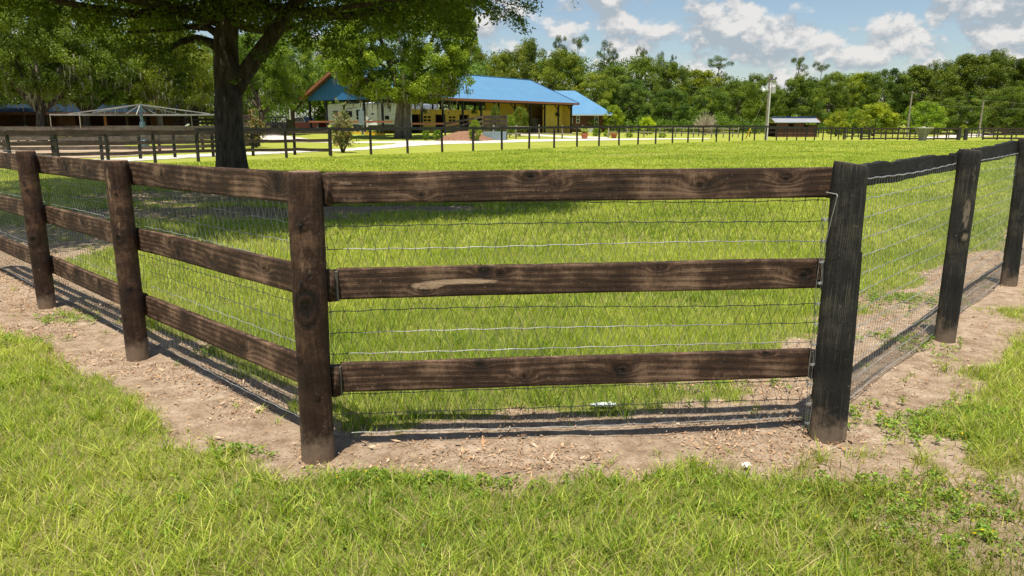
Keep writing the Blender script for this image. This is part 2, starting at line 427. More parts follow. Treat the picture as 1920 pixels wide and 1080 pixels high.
def post(parent, base, top, H, r0, r1, mat, knots=(), wear=(), seed=1, flat=.0, label=None, slant=.0, rot=0.0):
    """round timber post, slightly lumpy, weathered, from below ground to its sawn top"""
    nr, na = 110, 40
    zs = np.concatenate([np.linspace(-.12, H - .004, nr), [H]]); th = np.linspace(0, 2 * math.pi, na, endpoint=False)
    Z, T = np.meshgrid(zs, th, indexing='ij')
    rad = r0 + (r1 - r0) * np.clip(Z / H, 0, 1)
    rad = rad * (1 + .035 * (fbm(Z * 3 + seed, np.cos(T) * 1.2 + 5, seed) - .5) * 2 + .03 * np.sin(Z * 4 + seed))
    rad = rad + .0022 * (vnoise(T * 6 + seed, Z * 1.4, seed + 3) - .5)
    for (kz, ka, kr) in knots:
        dd = np.angle(np.exp(1j * (T - ka))) * r0
        q = ((Z - kz) / kr) ** 2 + (dd / (kr * .7)) ** 2
        rad = rad + .010 * np.exp(-q * .6) - .007 * np.exp(-q * 5)
    rad = rad - .004 * np.clip((Z - (H - .02)) / .02, 0, 1)
    cx = np.clip(np.cos(T), -1, 1); sy = np.sin(T)
    X = rad * cx; Y = rad * sy * (1 - flat)
    ll = (top[0] - base[0]) / H, (top[1] - base[1]) / H
    Xw = X + Z * ll[0]; Yw = Y + Z * ll[1]
    Zw = Z + np.where(Z > H - .05, slant * X + .004 * (vnoise(X * 60, Y * 60, seed) - .5), 0)
    V = np.stack([Xw, Yw, Zw], -1).reshape(-1, 3)
    n0 = len(V); idx = np.arange(n0).reshape(nr + 1, na)
    a = idx[:-1]; b = idx[1:]; a2 = np.roll(a, -1, 1); b2 = np.roll(b, -1, 1)
    Fq = np.stack([a, a2, b2, b], -1).reshape(-1, 4)
    # top: inner rings
    rings = []; last = idx[-1]; vs = [V]; cnt = n0; fr = []
    for f_ in (.9, .6, .3):
        P = np.stack([X[-1] * f_ + H * ll[0], Y[-1] * f_ + H * ll[1], Zw[-1] * 0 + H + slant * X[-1] * f_ + .002 + .003 * vnoise(X[-1] * 80 * f_, Y[-1] * 80, seed)], -1)
        cur = np.arange(cnt, cnt + na); cnt += na; vs.append(P)
        fr.append(np.stack([last, np.roll(last, -1), np.roll(cur, -1), cur], -1)); last = cur
    V = np.concatenate(vs); FF = np.concatenate([Fq] + fr)
    loops = np.concatenate([FF.ravel(), last]); starts = np.concatenate([np.arange(len(FF)) * 4, [len(FF) * 4]])
    me = np_mesh('post', V, loops, starts, smooth=False)
    me.polygons.foreach_set('use_smooth', np.arange(len(starts)) < len(Fq))
    zz = Z.ravel(); aa = T.ravel() * r0
    g, kn = grain_field(zz, aa, [(kz, (ka % (2 * math.pi)) * r0, kr) for kz, ka, kr in knots], seed, 30.0)
    w = np.zeros_like(zz)
    for (wz, wa_, sz, sa, st) in wear:
        w = np.maximum(w, st * np.clip(1.5 - 1.5 * (((zz - wz) / sz) ** 2 + (np.angle(np.exp(1j * (T.ravel() - wa_))) / sa) ** 2), 0, 1))
    nt_ = len(V) - n0; rr = np.repeat([.9, .6, .3], na)
    g = np.concatenate([g, rr * 8]); kn = np.concatenate([kn, np.zeros(nt_)]); w = np.concatenate([w, np.full(nt_, .75)])
    attrs(me, grain=g, knot=kn, wear=w, along=np.concatenate([zz, rr * .1]) + seed * 3.0)
    me.materials.append(M[mat])
    o = link('post', me, None, parent, Vector((base[0], base[1], 0)) - parent.location)
    if label: o['label'] = label
    return o

def wire_panel(parent, A, B, off, z0, z1, kind, seed, droop=None, label=None, dz=.108, cell=.066, ztA=0):
    """woven wire between two posts; 'vee' = slanted V mesh, 'straight' = narrow upright mesh"""
    rng = random.Random(seed)
    A = Vector((*A, 0)); B = Vector((*B, 0)); d = (B - A); L = d.length; d.normalize(); nrm = Vector((-d.y, d.x, 0)) * off
    mb = MB(); rows = int(round((z1 - z0) / dz)); zr = [z0 + dz * i for i in range(rows + 1)]
    ph = [rng.uniform(0, 6) for _ in zr]; am = [rng.uniform(.003, .009) for _ in zr]
    def pt(s, i):
        bulge = .012 * math.sin(s * 2.3 + ph[i] * .3) * (1 - i / rows) + (.03 * math.exp(-((s - L * .5) / .5) ** 2) * (1 - i / rows) ** 3 if kind == 'straight' else 0)
        z = zr[i] + am[i] * math.sin(s * 2.1 + ph[i]) + .0022 * math.sin(s * 31 + ph[i])
        p = A + d * s + nrm * (1 + 0) + Vector((-d.y, d.x, 0)) * bulge * (1 if off > 0 else -1)
        return Vector((p.x, p.y, z)) - parent.location
    n = max(2, int(L / (cell / 2)))
    for i in range(rows + 1):
        thick = .0021 if kind == 'vee' else .0027
        if kind == 'straight' and i == rows: thick = .0042
        pts = []; rr = []
        steps = n * 2
        for k in range(steps + 1):
            s = L * k / steps
            p = pt(s, i); pts.append(p)
            rr.append(thick * (1.18 if k % 2 else .85))
        mb.tube(pts, rr, 4, cap=False)
    m = int(L / cell)
    for k in range(m + 1):
        s0 = cell * k + .5 * (L - m * cell)
        for i in range(rows):
            if kind == 'vee':
                sh = cell / 2 if i % 2 else 0
                for sg in (1, -1):
                    if i % 2: a_, b_ = s0 + sg * cell / 2, s0
                    else: a_, b_ = s0, s0 + sg * cell / 2
                    a_ = min(max(a_ + (2 if sg > 0 else -2) * .001, 0), L); b_ = min(max(b_, 0), L)
                    j = rng.uniform(-.004, .004)
                    p, q = pt(a_, i), pt(b_, i + 1); mid = (p + q) / 2 + d * (sg * .003 + j)
                    mb.tube([p, mid, q], .00115, 3, cap=False)
            else:
                p, q = pt(min(max(s0, 0), L), i), pt(min(max(s0, 0), L), i + 1)
                mb.tube([p, q], .0012, 3, cap=False)
            # knot where the upright wraps the line wire
            if kind == 'vee' or True:
                c_ = pt(min(max(s0 + (cell / 2 if (kind == 'vee' and i % 2) else 0), 0), L), i)
                mb.tube([c_ - d * .006, c_, c_ + d * .006], [.0012, .0036, .0012], 4, cap=False)
    o = mb.build('wire_mesh', 'galv' if (kind == 'vee' and off < .128) else 'galvmid', parent)
    if label: o['label'] = label
    return o

# ------------------------------------------------------------------ near fence
PX = {1: G(78, 577), 2: G(248, 672), 3: G(592, 862), 4: G(1557, 826), 5: G(1778, 640), 6: G(1897, 535)}
P = {k: np.array(v) for k, v in PX.items()}
P[3] = P[3] + [.0, .05]; P[4] = P[4] + [0, .06]; P[2] = P[2] + [.02, .04]; P[1] = P[1] + [.02, .05]; P[5] = P[5] + [0, .05]; P[6] = P[6] + [0, .05]
P[0] = P[1] + (P[1] - P[2]) * 1.12
P[7] = P[6] + (P[6] - P[5]) * .95
def inw(a, b, off):
    d = P[b] - P[a]; d = d / np.linalg.norm(d); n = np.array([-d[1], d[0]])
    if n[1] < 0: n = -n
    return n * off, d

def near_fences():
    bf = thing('board_fence', 'brown stained three-board fence with wire mesh turning a corner in the foreground', 'fence', (*P[3], 0))
    f = math.pi * 1.5
    post(bf, P[3], P[3] + [.012, 0], 1.405, .083, .079, 'postwood', knots=[(1.17, f + .05, .022), (.93, f + .3, .018), (.77, f + .02, .105), (.52, f - .75, .02), (.33, f + .4, .012)],
         wear=[(1.0, f - .1, .12, .20, .5), (.96, f + .3, .05, .18, .62)], seed=3, label='nearest brown corner post with a large oval knot')
    post(bf, P[2], P[2] + [.0, 0], 1.375, .074, .078, 'postwood', knots=[(.86, f, .03), (.5, f + .4, .016), (.3, f - .3, .014)],
         wear=[(1.22, f - .35, .16, .28, .7), (.98, f + .1, .20, .25, .55)], seed=8, label='brown post with pale weathered streaks at its top')
    post(bf, P[1], P[1] + [-.005, 0], 1.385, .074, .080, 'postwood', knots=[(1.12, f, .014), (.62, f + .1, .045), (.8, f - .3, .014)], wear=[(.35, f + .3, .02, .3, .6)], seed=12)
    post(bf, P[0], P[0], 1.38, .074, .078, 'postwood', seed=14)
    th = .038; zt = ((1.40, .93, .445), (1.41, .945, .46))
    # front run: boards butt on short spacers beside the posts
    n, d = inw(3, 4, .095); Ln = np.linalg.norm(P[4] - P[3])
    cuts = ((.095, Ln - .045), (.125, Ln - .055), (.118, Ln - .07))
    kn = ([(.98, .105, .022), (1.12, .07, .012), (1.82, .06, .028), (2.26, .08, .022), (.45, .02, .012)],
          [(.72, .112, .016), (.80, .10, .012), (.42, .022, .015), (1.60, .11, .016), (2.36, .05, .030)],
          [(.93, .038, .018), (.70, .12, .014), (1.44, .06, .024), (2.2, .125, .012)])
    we = ([(.09, .09, .06, .009, .85), (.42, .105, .07, .007, .6), (.62, .11, .03, .006, .6), (1.0, .05, .02, .02, .35)],
          [(.60, .062, .24, .018, 1.35), (.44, .048, .10, .022, 1.2), (.25, .05, .03, .01, .3)],
          [(.95, .145, .30, .010, .30)])
    lb = ('top front board, pale grey-brown with one round knot', 'middle front board with a pale bare-wood scar', 'bottom front board')
    for i in range(3):
        a = P[3] + n + d * cuts[i][0]; b = P[3] + n + d * cuts[i][1]
        board(bf, a, b, zt[0][i], zt[1][i], .152, th, 'wood', kn[i], we[i], seed=21 + i, label=lb[i])
        for e, (zz) in ((0, zt[0][i]), (1, zt[1][i])):
            c = P[3] + n * .86 + d * (cuts[i][0] - .028 if e == 0 else cuts[i][1] + .012)
            mb = MB().box(-.026, .036, -.03, .024, -.155, -.008)
            mb.build('spacer_block', 'spacer', bf, Vector((c[0], c[1], zz)) - bf.location, (0, 0, math.atan2(d[1], d[0])))
    wire_panel(bf, P[3] + d * .07, P[4] - d * .05, .126, .055, 1.36, 'vee', 5)
    # left runs
    for (q, p_, zq, zp_) in ((2, 3, (1.365, .905, .425), (1.395, .935, .445)), (1, 2, (1.345, .905, .445), (1.36, .905, .43)), (0, 1, (1.33, .90, .44), (1.345, .905, .445))):
        n, d = inw(q, p_, .098); Lq = np.linalg.norm(P[p_] - P[q])
        for i in range(3):
            e0 = .012 + .004 * i; rs = random.Random(q * 10 + i)
            ks = [(rs.uniform(.2, Lq - .2), rs.uniform(.03, .12), rs.uniform(.010, .024)) for _ in range(4)]
            ws = [(rs.uniform(.2, Lq - .2), rs.uniform(.04, .12), .03, .012, .5) for _ in range(2)]
            board(bf, P[q] + n + d * e0, P[p_] + n - d * (e0 - .008 - (.06 if p_ == 3 else 0)), zq[i], zp_[i], .154, th, 'wood', ks, ws, seed=40 + q * 5 + i)
        wire_panel(bf, P[q] + d * .02, P[p_] - d * .02, .130, .055, 1.36, 'vee', 50 + q)
    # nail heads and rusty staples on the posts
    for k, zz, a_ in ((3, 1.17, .05), (3, .9, -.1), (2, 1.2, .2), (1, 1.1, .1)):
        c = Vector((P[k][0] + .083 * math.cos(f + a_), P[k][1] + .083 * math.sin(f + a_) - .004, zz)) - bf.location
        MB().lathe([(.001, 0), (.008, .001), (.008, .005), (.001, .0065)], 10).build('nail', 'steelblk', bf, c, (math.pi / 2, 0, 0))
    # ---- black fence on the right
    wf = thing('wire_fence', 'black round-post fence with one top board and tall wire mesh running away at right', 'fence', (*P[4], 0))
    post(wf, P[4], P[4] + [-.005, .0], 1.43, .085, .083, 'blackwood', knots=[], seed=31, slant=-.16, wear=[(.3, f + .95, .3, .12, .5), (1.25, f - .2, .1, .1, .3)], label='nearest black corner post with a split down its right side')
    post(wf, P[5], P[5] + [.012, 0], 1.43, .072, .078, 'blackwood', knots=[(.82, f - .1, .04)], seed=32, slant=-.1, wear=[(1.22, f + .1, .16, .35, .55), (.98, f - .1, .15, .5, .75), (.80, f, .05, .5, .7)], label='second black post with peeled pale bark in its middle')
    post(wf, P[6], P[6] + [-.02, 0], 1.47, .074, .076, 'blackwood', knots=[(.7, f, .03)], seed=33, slant=-.05)
    post(wf, P[7], P[7], 1.45, .074, .076, 'blackwood', seed=34)
    # split slab down the corner post
    MB().bar((.072, -.045, 0.0), (.060, -.040, 1.0), .022, .03, up=(0, 1, 0)).build('split_slab', 'blackwood', wf)
    ztr = {4: 1.41, 5: 1.415, 6: 1.45, 7: 1.46}
    for a, b in ((4, 5), (5, 6), (6, 7)):
        n, d = inw(a, b, .045)
        board(wf, P[a] + n * 2.3 + d * (.05 if a == 4 else .004), P[b] + n * 2.3 - d * .004, ztr[a], ztr[b], .135, .036, 'blackboard', [(1.3, .06, .02)], [], seed=60 + a, wav=.012, topchew=.035)
        wire_panel(wf, P[a] + d * (.05 if a == 4 else 0), P[b], .070, .03, 1.325 + (.03 if a > 4 else 0), 'straight', 70 + a, cell=.052)
    # tie wires wrapped down the left side of the corner post
    rs = random.Random(4); mb = MB(); x0, y0 = -.105, .02
    for j in range(3):
        pts = [(x0 + .012 * j - .006 + .004 * math.sin(z_ * 14 + j * 2), y0 - .006 * j + .004 * math.cos(z_ * 11 + j), z_) for z_ in np.linspace(.03, 1.24, 44)]
        mb.tube(pts, .0016, 4, cap=False)
    for z_ in np.arange(.06, 1.25, .1085):
        for q in range(3):
            pts = [(x0 + .006 + .013 * math.cos(t), y0 - .006 + .011 * math.sin(t), z_ + q * .004 + .002 * t) for t in np.linspace(0, 6, 9)]
            mb.tube(pts, .0016, 4, cap=False)
    mb.tube([(x0 - .0, y0 + .0, 1.29), (x0 + .03, y0 - .06, 1.285), (-.075, -.045, 1.275), (-.085, -.03, 1.18), (-.098, 0, 1.0)], .0028, 5)
    mb.build('tie_wire', 'galvmid', wf)
near_fences()

# ------------------------------------------------------------------ where the soil is bare
PL = [P[0] + (P[0] - P[1]) * 3, P[0], P[1], P[2], P[3], P[4], P[5], P[6], P[7], P[7] + (P[7] - P[6]) * 6]
WO = [.75, .75, .55, .50, .27, .42, .30, .30, .35, .4]      # bare width outside
WI = [.55, .55, .50, .42, .36, .62, .95, .85, .7, .7]      # bare width inside
WO[5] = .40
def fence_dist(x, y):
    best = np.full(x.shape, 1e9); sg = np.zeros(x.shape); wo = np.zeros(x.shape); wi = np.zeros(x.shape)
    for i in range(len(PL) - 1):
        a, b = PL[i], PL[i + 1]; d = b - a; L2 = d @ d
        t = np.clip(((x - a[0]) * d[0] + (y - a[1]) * d[1]) / L2, 0, 1)
        dx = x - a[0] - t * d[0]; dy = y - a[1] - t * d[1]; dd = np.hypot(dx, dy)
        s_ = np.sign(d[0] * dy - d[1] * dx)
        m = dd < best
        best = np.where(m, dd, best); sg = np.where(m, s_, sg)
        wo = np.where(m, WO[i] * (1 - t) + WO[i + 1] * t, wo); wi = np.where(m, WI[i] * (1 - t) + WI[i + 1] * t, wi)
    return best * sg, wo, wi      # positive = inside the paddock

BLOBS = []   # bare patches (x, y, rx, ry, strength)
for (px, py, rx, ry, s_) in ((1690, 845, .42, .30, .85), (1850, 905, .45, .25, .55), (1790, 980, .35, .25, .45), (1880, 1020, .3, .3, .5), (1620, 880, .35, .15, .8), (1450, 885, .4, .10, .5),
                             (1700, 610, .7, .7, .5), (1560, 690, .3, .22, .6), (1350, 720, .6, .16, .65), (60, 600, .7, .5, .55),
                             (740, 393, 3.0, .75, 1.0), (560, 400, 2.2, .9, .8), (380, 398, 1.6, 1.3, .8), (250, 400, 2.0, 1.0, .9), (60, 470, 1.4, 1.3, .9), (30, 440, 1.5, 1.2, .8),
                             (430, 345, 1.3, .9, 1.0), (450, 372, 2.5, 1.5, .8), (300, 366, 2.2, 1.2, .7), (900, 372, 1.2, .5, .6), (760, 375, 3.5, 1.2, .45),
                             (1180, 291, 3.5, 1.2, .40), (1290, 289, 3.5, 1.0, .35), (880, 279, 3.5, .5, .45), (530, 300, 3.0, .35, .5), (1450, 282, 4, 1.0, .3), (1060, 300, 3, .9, .25)):
    g_ = G(px, py); BLOBS.append((g_[0], g_[1], rx, ry, s_))

def bare(x, y):
    d, wo, wi = fence_dist(x, y)
    nz = fbm(x * 1.7, y * 1.7, 3, 4) - .5; nf = fbm(x * 7, y * 7, 9, 3) - .5
    o = S(wo + nz * .55 + nf * .20 + d, -.07, .10) * (d <= 0)
    i = S(wi + nz * .75 + nf * .25 - d, -.10, .14) * (d > 0)
    m = np.maximum(o, i)
    for (bx, by, rx, ry, s_) in BLOBS:
        q = ((x - bx) / rx) ** 2 + ((y - by) / ry) ** 2
        m = np.maximum(m, s_ * S(1.25 + nz * 1.6 + nf * 1.6 - q, 0, .9))
    m = np.maximum(m, .75 * S(fbm(x * 1.1 + 9, y * 1.1, 23, 4), .60, .72) * (d < 0) * S(x, .5, 3.0))
    return np.clip(m, 0, 1)

def lush(x, y):
    "0 pale yellow-green .. 1 deep green"
    return np.clip(fbm(x * .55, y * .55, 41, 4) * 1.7 - .35 + .35 * (fbm(x * 3, y * 3, 43, 3) - .5), 0, 1)

# ------------------------------------------------------------------ ground
def groundmat():
    m, nt, b, out = newmat('paddock_ground')
    tc = N(nt, 'ShaderNodeTexCoord')
    def noise(scale, detail=6, rough=.65, vec=None):
        n = N(nt, 'ShaderNodeTexNoise', i_Scale=scale, i_Detail=detail, i_Roughness=rough); nt.links.new(vec or tc.outputs['Object'], n.inputs['Vector']); return n.outputs[0]
    fac = N(nt, 'ShaderNodeAttribute', attribute_name='bare').outputs['Fac']
    lsh = N(nt, 'ShaderNodeAttribute', attribute_name='lush').outputs['Fac']
    n1 = noise(1.3); n2 = noise(9, 8, .7); n3 = noise(60, 6, .75); n4 = noise(.35, 5)
    dr = ramp(nt, [(.33, (.10, .068, .044)), (.49, (.27, .195, .130)), (.61, (.42, .325, .235)), (.71, (.62, .52, .41))])
    nt.links.new(mth(nt, 'ADD', mth(nt, 'MULTIPLY', n2, .5), mth(nt, 'MULTIPLY_ADD', n3, .35, mth(nt, 'MULTIPLY', n1, .22))), dr.inputs[0])
    gr = ramp(nt, [(.30, (.15, .165, .028)), (.52, (.265, .295, .045)), (.75, (.35, .36, .085))])
    gv = mth(nt, 'ADD', mth(nt, 'MULTIPLY', n3, .40), mth(nt, 'MULTIPLY_ADD', n2, .30, mth(nt, 'MULTIPLY', n4, .36)))
    gv = mth(nt, 'MULTIPLY_ADD', lsh, -.10, mth(nt, 'ADD', gv, .04))
    nt.links.new(gv, gr.inputs[0])
    f2 = mth(nt, 'ADD', fac, mth(nt, 'MULTIPLY', mth(nt, 'SUBTRACT', n2, .5), .8)); f2 = mth(nt, 'MULTIPLY_ADD', mth(nt, 'SUBTRACT', f2, .42), 4.0, .5, clamp=True)
    # thatch showing through close to the camera, where blades are modelled
    th_ = N(nt, 'ShaderNodeAttribute', attribute_name='thatch').outputs['Fac']
    tr = ramp(nt, [(.3, (.10, .105, .03)), (.7, (.27, .25, .10))]); nt.links.new(n3, tr.inputs[0])
    g2 = mixc(nt, th_, gr.outputs[0], tr.outputs[0])
    col = mixc(nt, f2, g2, dr.outputs[0])
    nt.links.new(col, b.inputs['Base Color'])
    b.inputs['Roughness'].default_value = .95; b.inputs['Specular IOR Level'].default_value = .1
    bp = N(nt, 'ShaderNodeBump', i_Strength=.9, i_Distance=.03)
    nt.links.new(mth(nt, 'MULTIPLY_ADD', n3, .5, n2), bp.inputs['Height']); nt.links.new(bp.outputs[0], b.inputs['Normal'])
    return m

def make_ground():
    ny, nx = 620, 560
    t = np.linspace(0, 1, ny); Y = 1.2 + 14 * t * 1.0 + 700 * t ** 7 + 100 * t ** 4
    Y = np.concatenate([np.linspace(-60, 1.15, 24), Y])
    s = np.linspace(-1, 1, nx); X = 9 * s + 60 * s ** 3 * np.abs(s) + 450 * np.sign(s) * np.abs(s) ** 7
    XX, YY = np.meshgrid(X, Y)
    x = XX.ravel(); y = YY.ravel(); z = gz(x, y)
    b_ = bare(x, y); near = 1 - S(y, 9, 14)
    z = z + near * (.016 * (fbm(x * 4, y * 4, 5, 4) - .5) + b_ * .012 * (fbm(x * 14, y * 14, 8, 3) - .5) - .012 * b_)
    h, w = XX.shape; idx = np.arange(h * w).reshape(h, w)
    Fq = np.stack([idx[:-1, :-1], idx[:-1, 1:], idx[1:, 1:], idx[1:, :-1]], -1).reshape(-1, 4)
    me = np_mesh('ground', np.stack([x, y, z], -1), Fq.ravel(), np.arange(len(Fq)) * 4, smooth=True)
    attrs(me, bare=b_, lush=lush(x, y), thatch=(1 - S(y, 13, 30)) * .75)
    me.materials.append(groundmat())
    o = link('ground', me); tag(o, 'green paddock ground with bare sandy strips along the fence', None, None, 'structure')
make_ground()

def inpoly(x, y, poly):
    c = np.zeros(x.shape, bool); n = len(poly)
    for i in range(n):
        x1, y1 = poly[i]; x2, y2 = poly[(i + 1) % n]
        if y1 == y2: continue
        c ^= ((y1 > y) != (y2 > y)) & (x < (x2 - x1) * (y - y1) / (y2 - y1) + x1)
    return c

def sheet(name, pix, holes, mat, dz, label, cell=.28):
    poly = [G(*p) for p in pix]; hs = [[G(*p) for p in h] for h in holes]
    xs = [p[0] for p in poly]; ys = [p[1] for p in poly]
    X = np.arange(min(xs), max(xs) + cell, cell); Y = np.arange(min(ys), max(ys) + cell, cell)
    XX, YY = np.meshgrid(X, Y); cx = XX[:-1, :-1] + cell / 2; cy = YY[:-1, :-1] + cell / 2
    wob = (fbm(cx * .8, cy * .8, 77, 3) - .5) * .5
    k = inpoly(cx + wob, cy + wob, poly)
    for h in hs: k &= ~inpoly(cx + wob, cy + wob, h)
    h_, w_ = XX.shape; idx = np.arange(h_ * w_).reshape(h_, w_)
    Fq = np.stack([idx[:-1, :-1], idx[:-1, 1:], idx[1:, 1:], idx[1:, :-1]], -1)[k]
    used, inv = np.unique(Fq, return_inverse=True)
    x = XX.ravel()[used]; y = YY.ravel()[used]
    me = np_mesh(name, np.stack([x, y, gz(x, y) + dz], -1), inv.ravel(), np.arange(len(Fq)) * 4, smooth=True)
    o = link(name, me, mat); tag(o, label, None, None, 'structure'); return o

sheet('path', [(150, 303), (240, 303), (330, 298), (405, 293), (465, 291), (510, 289), (560, 286.5), (620, 284), (660, 283), (720, 279), (760, 275.5), (800, 272.5), (840, 270.5), (920, 268.5), (1000, 266), (1100, 264), (1200, 262.5), (1330, 261),
               (1330, 259.5), (1200, 260), (1100, 260.2), (1000, 261.5), (920, 263), (840, 263), (760, 263.5), (700, 261.5), (650, 259), (600, 257), (530, 253), (470, 247.5), (440, 249), (440, 262), (455, 266),
               (540, 266.5), (650, 268.5), (750, 268.8), (735, 271), (700, 274.5), (650, 279.5), (600, 281), (540, 281.5), (465, 286), (405, 288), (300, 293), (200, 298), (150, 300)],
      [], 'path', .02, 'pale limestone drive curving past the barn')
sheet('lawn_island_path', [(951, 251), (1000, 251.5), (1060, 255), (1140, 257.5), (1140, 259.5), (1085, 259.3), (1040, 257), (990, 254.5), (951, 253)], [], 'path', .02, 'narrow pale footpath from the barn to the drive')
sheet('sand', [(-60, 299), (60, 297), (180, 296), (260, 292), (330, 284), (330, 279), (260, 277), (180, 262), (60, 256), (-60, 256)], [], 'sand', .02, 'tan sand floor of the riding arena at left', cell=.3)
sheet('road', [(1735, 256.5), (1790, 252.5), (1850, 249.5), (1900, 248), (1930, 248.5), (1880, 251), (1860, 255), (1800, 258), (1735, 260)], [], 'path', .02, 'pale sand track behind the right hand fences', cell=.4)
for s_ in ('lawn_island_path',):
    bpy.data.objects[s_].name = 'footpath'

# ------------------------------------------------------------------ grass
def blades(x, y, hgt, wid, col, lean=.5, rng=RNG, z=None):
    n = len(x); z = gz(x, y) if z is None else z
    a = rng.uniform(0, 2 * np.pi, n); ln = hgt * rng.uniform(.1, 1, n) * lean * 1.5
    dx, dy = np.cos(a), np.sin(a); f = rng.uniform(0, np.pi, n); wx, wy = np.cos(f) * wid / 2, np.sin(f) * wid / 2
    V = np.zeros((n, 7, 3), np.float32)
    for i, (t, wf) in enumerate(((0, .75), (.38, 1.0), (.74, .75))):
        bx = x + dx * ln * t ** 2; by = y + dy * ln * t ** 2; bz = z - .012 + hgt * (t - .18 * t * t * lean * 2)
        V[:, 2 * i, 0] = bx - wx * wf; V[:, 2 * i, 1] = by - wy * wf; V[:, 2 * i, 2] = bz
        V[:, 2 * i + 1, 0] = bx + wx * wf; V[:, 2 * i + 1, 1] = by + wy * wf; V[:, 2 * i + 1, 2] = bz
    V[:, 6, 0] = x + dx * ln; V[:, 6, 1] = y + dy * ln; V[:, 6, 2] = z + hgt * (1 - .36 * lean)
    base = (np.arange(n) * 7)[:, None]
    L = np.concatenate([base + [0, 1, 3, 2], base + [2, 3, 5, 4], base + [4, 5, 6]], 1).ravel()
    st = (np.arange(n)[:, None] * 11 + [0, 4, 8]).ravel()
    return V.reshape(-1, 3), L, st, np.repeat(col, 7, 0)

def scatter(xmin, xmax, ymin, ymax, dens, side, rng, edge=1.2):
    n = int((xmax - xmin) * (ymax - ymin) * dens)
    x = rng.uniform(xmin, xmax, n); y = rng.uniform(ymin, ymax, n)
    k = (np.abs(x) < y * .72 + edge)
    x, y = x[k], y[k]
    d, _, _ = fence_dist(x, y)
    k = (d > 0) if side > 0 else (d <= 0)
    x, y = x[k], y[k]
    b_ = bare(x, y); cl = fbm(x * 9, y * 9, 15, 2)
    k = rng.uniform(0, 1, len(x)) < (1 - b_) ** 1.6 * (.35 + 1.25 * cl)
    return x[k], y[k], b_[k]

GA = np.array([[.120, .210, .026], [.240, .340, .040], [.400, .470, .062], [.56, .58, .13], [.58, .47, .25]])
def blade_cols(x, y, rng, dry=.06, shift=0.0):
    n = len(x); l_ = lush(x, y); q = np.clip(rng.normal(1.75 - 1.7 * (l_ - .5) + shift, .75, n), 0, 2.999)
    i = q.astype(int); f = (q - i)[:, None]; c = GA[i] * (1 - f) + GA[i + 1] * f
    dr = rng.uniform(0, 1, n) < dry; c[dr] = GA[4] * rng.uniform(.4, 1.0, (dr.sum(), 1))
    return c * rng.uniform(.70, 1.25, (n, 1))

def join(parts):
    V = []; L = []; Sx = []; C = []; nv = nl = 0
    for v, l, s, c in parts:
        V.append(v); L.append(l + nv); Sx.append(s + nl); C.append(c); nv += len(v); nl += len(l)
    return np.concatenate(V), np.concatenate(L), np.concatenate(Sx), np.concatenate(C)

def grass_obj(name, parts, label):
    V, L, Sx, C = join(parts)
    me = np_mesh(name, V, L, Sx, C, smooth=True); me.materials.append(M['grassm'])
    o = link(name, me); tag(o, label, 'grass', None, 'stuff'); return o

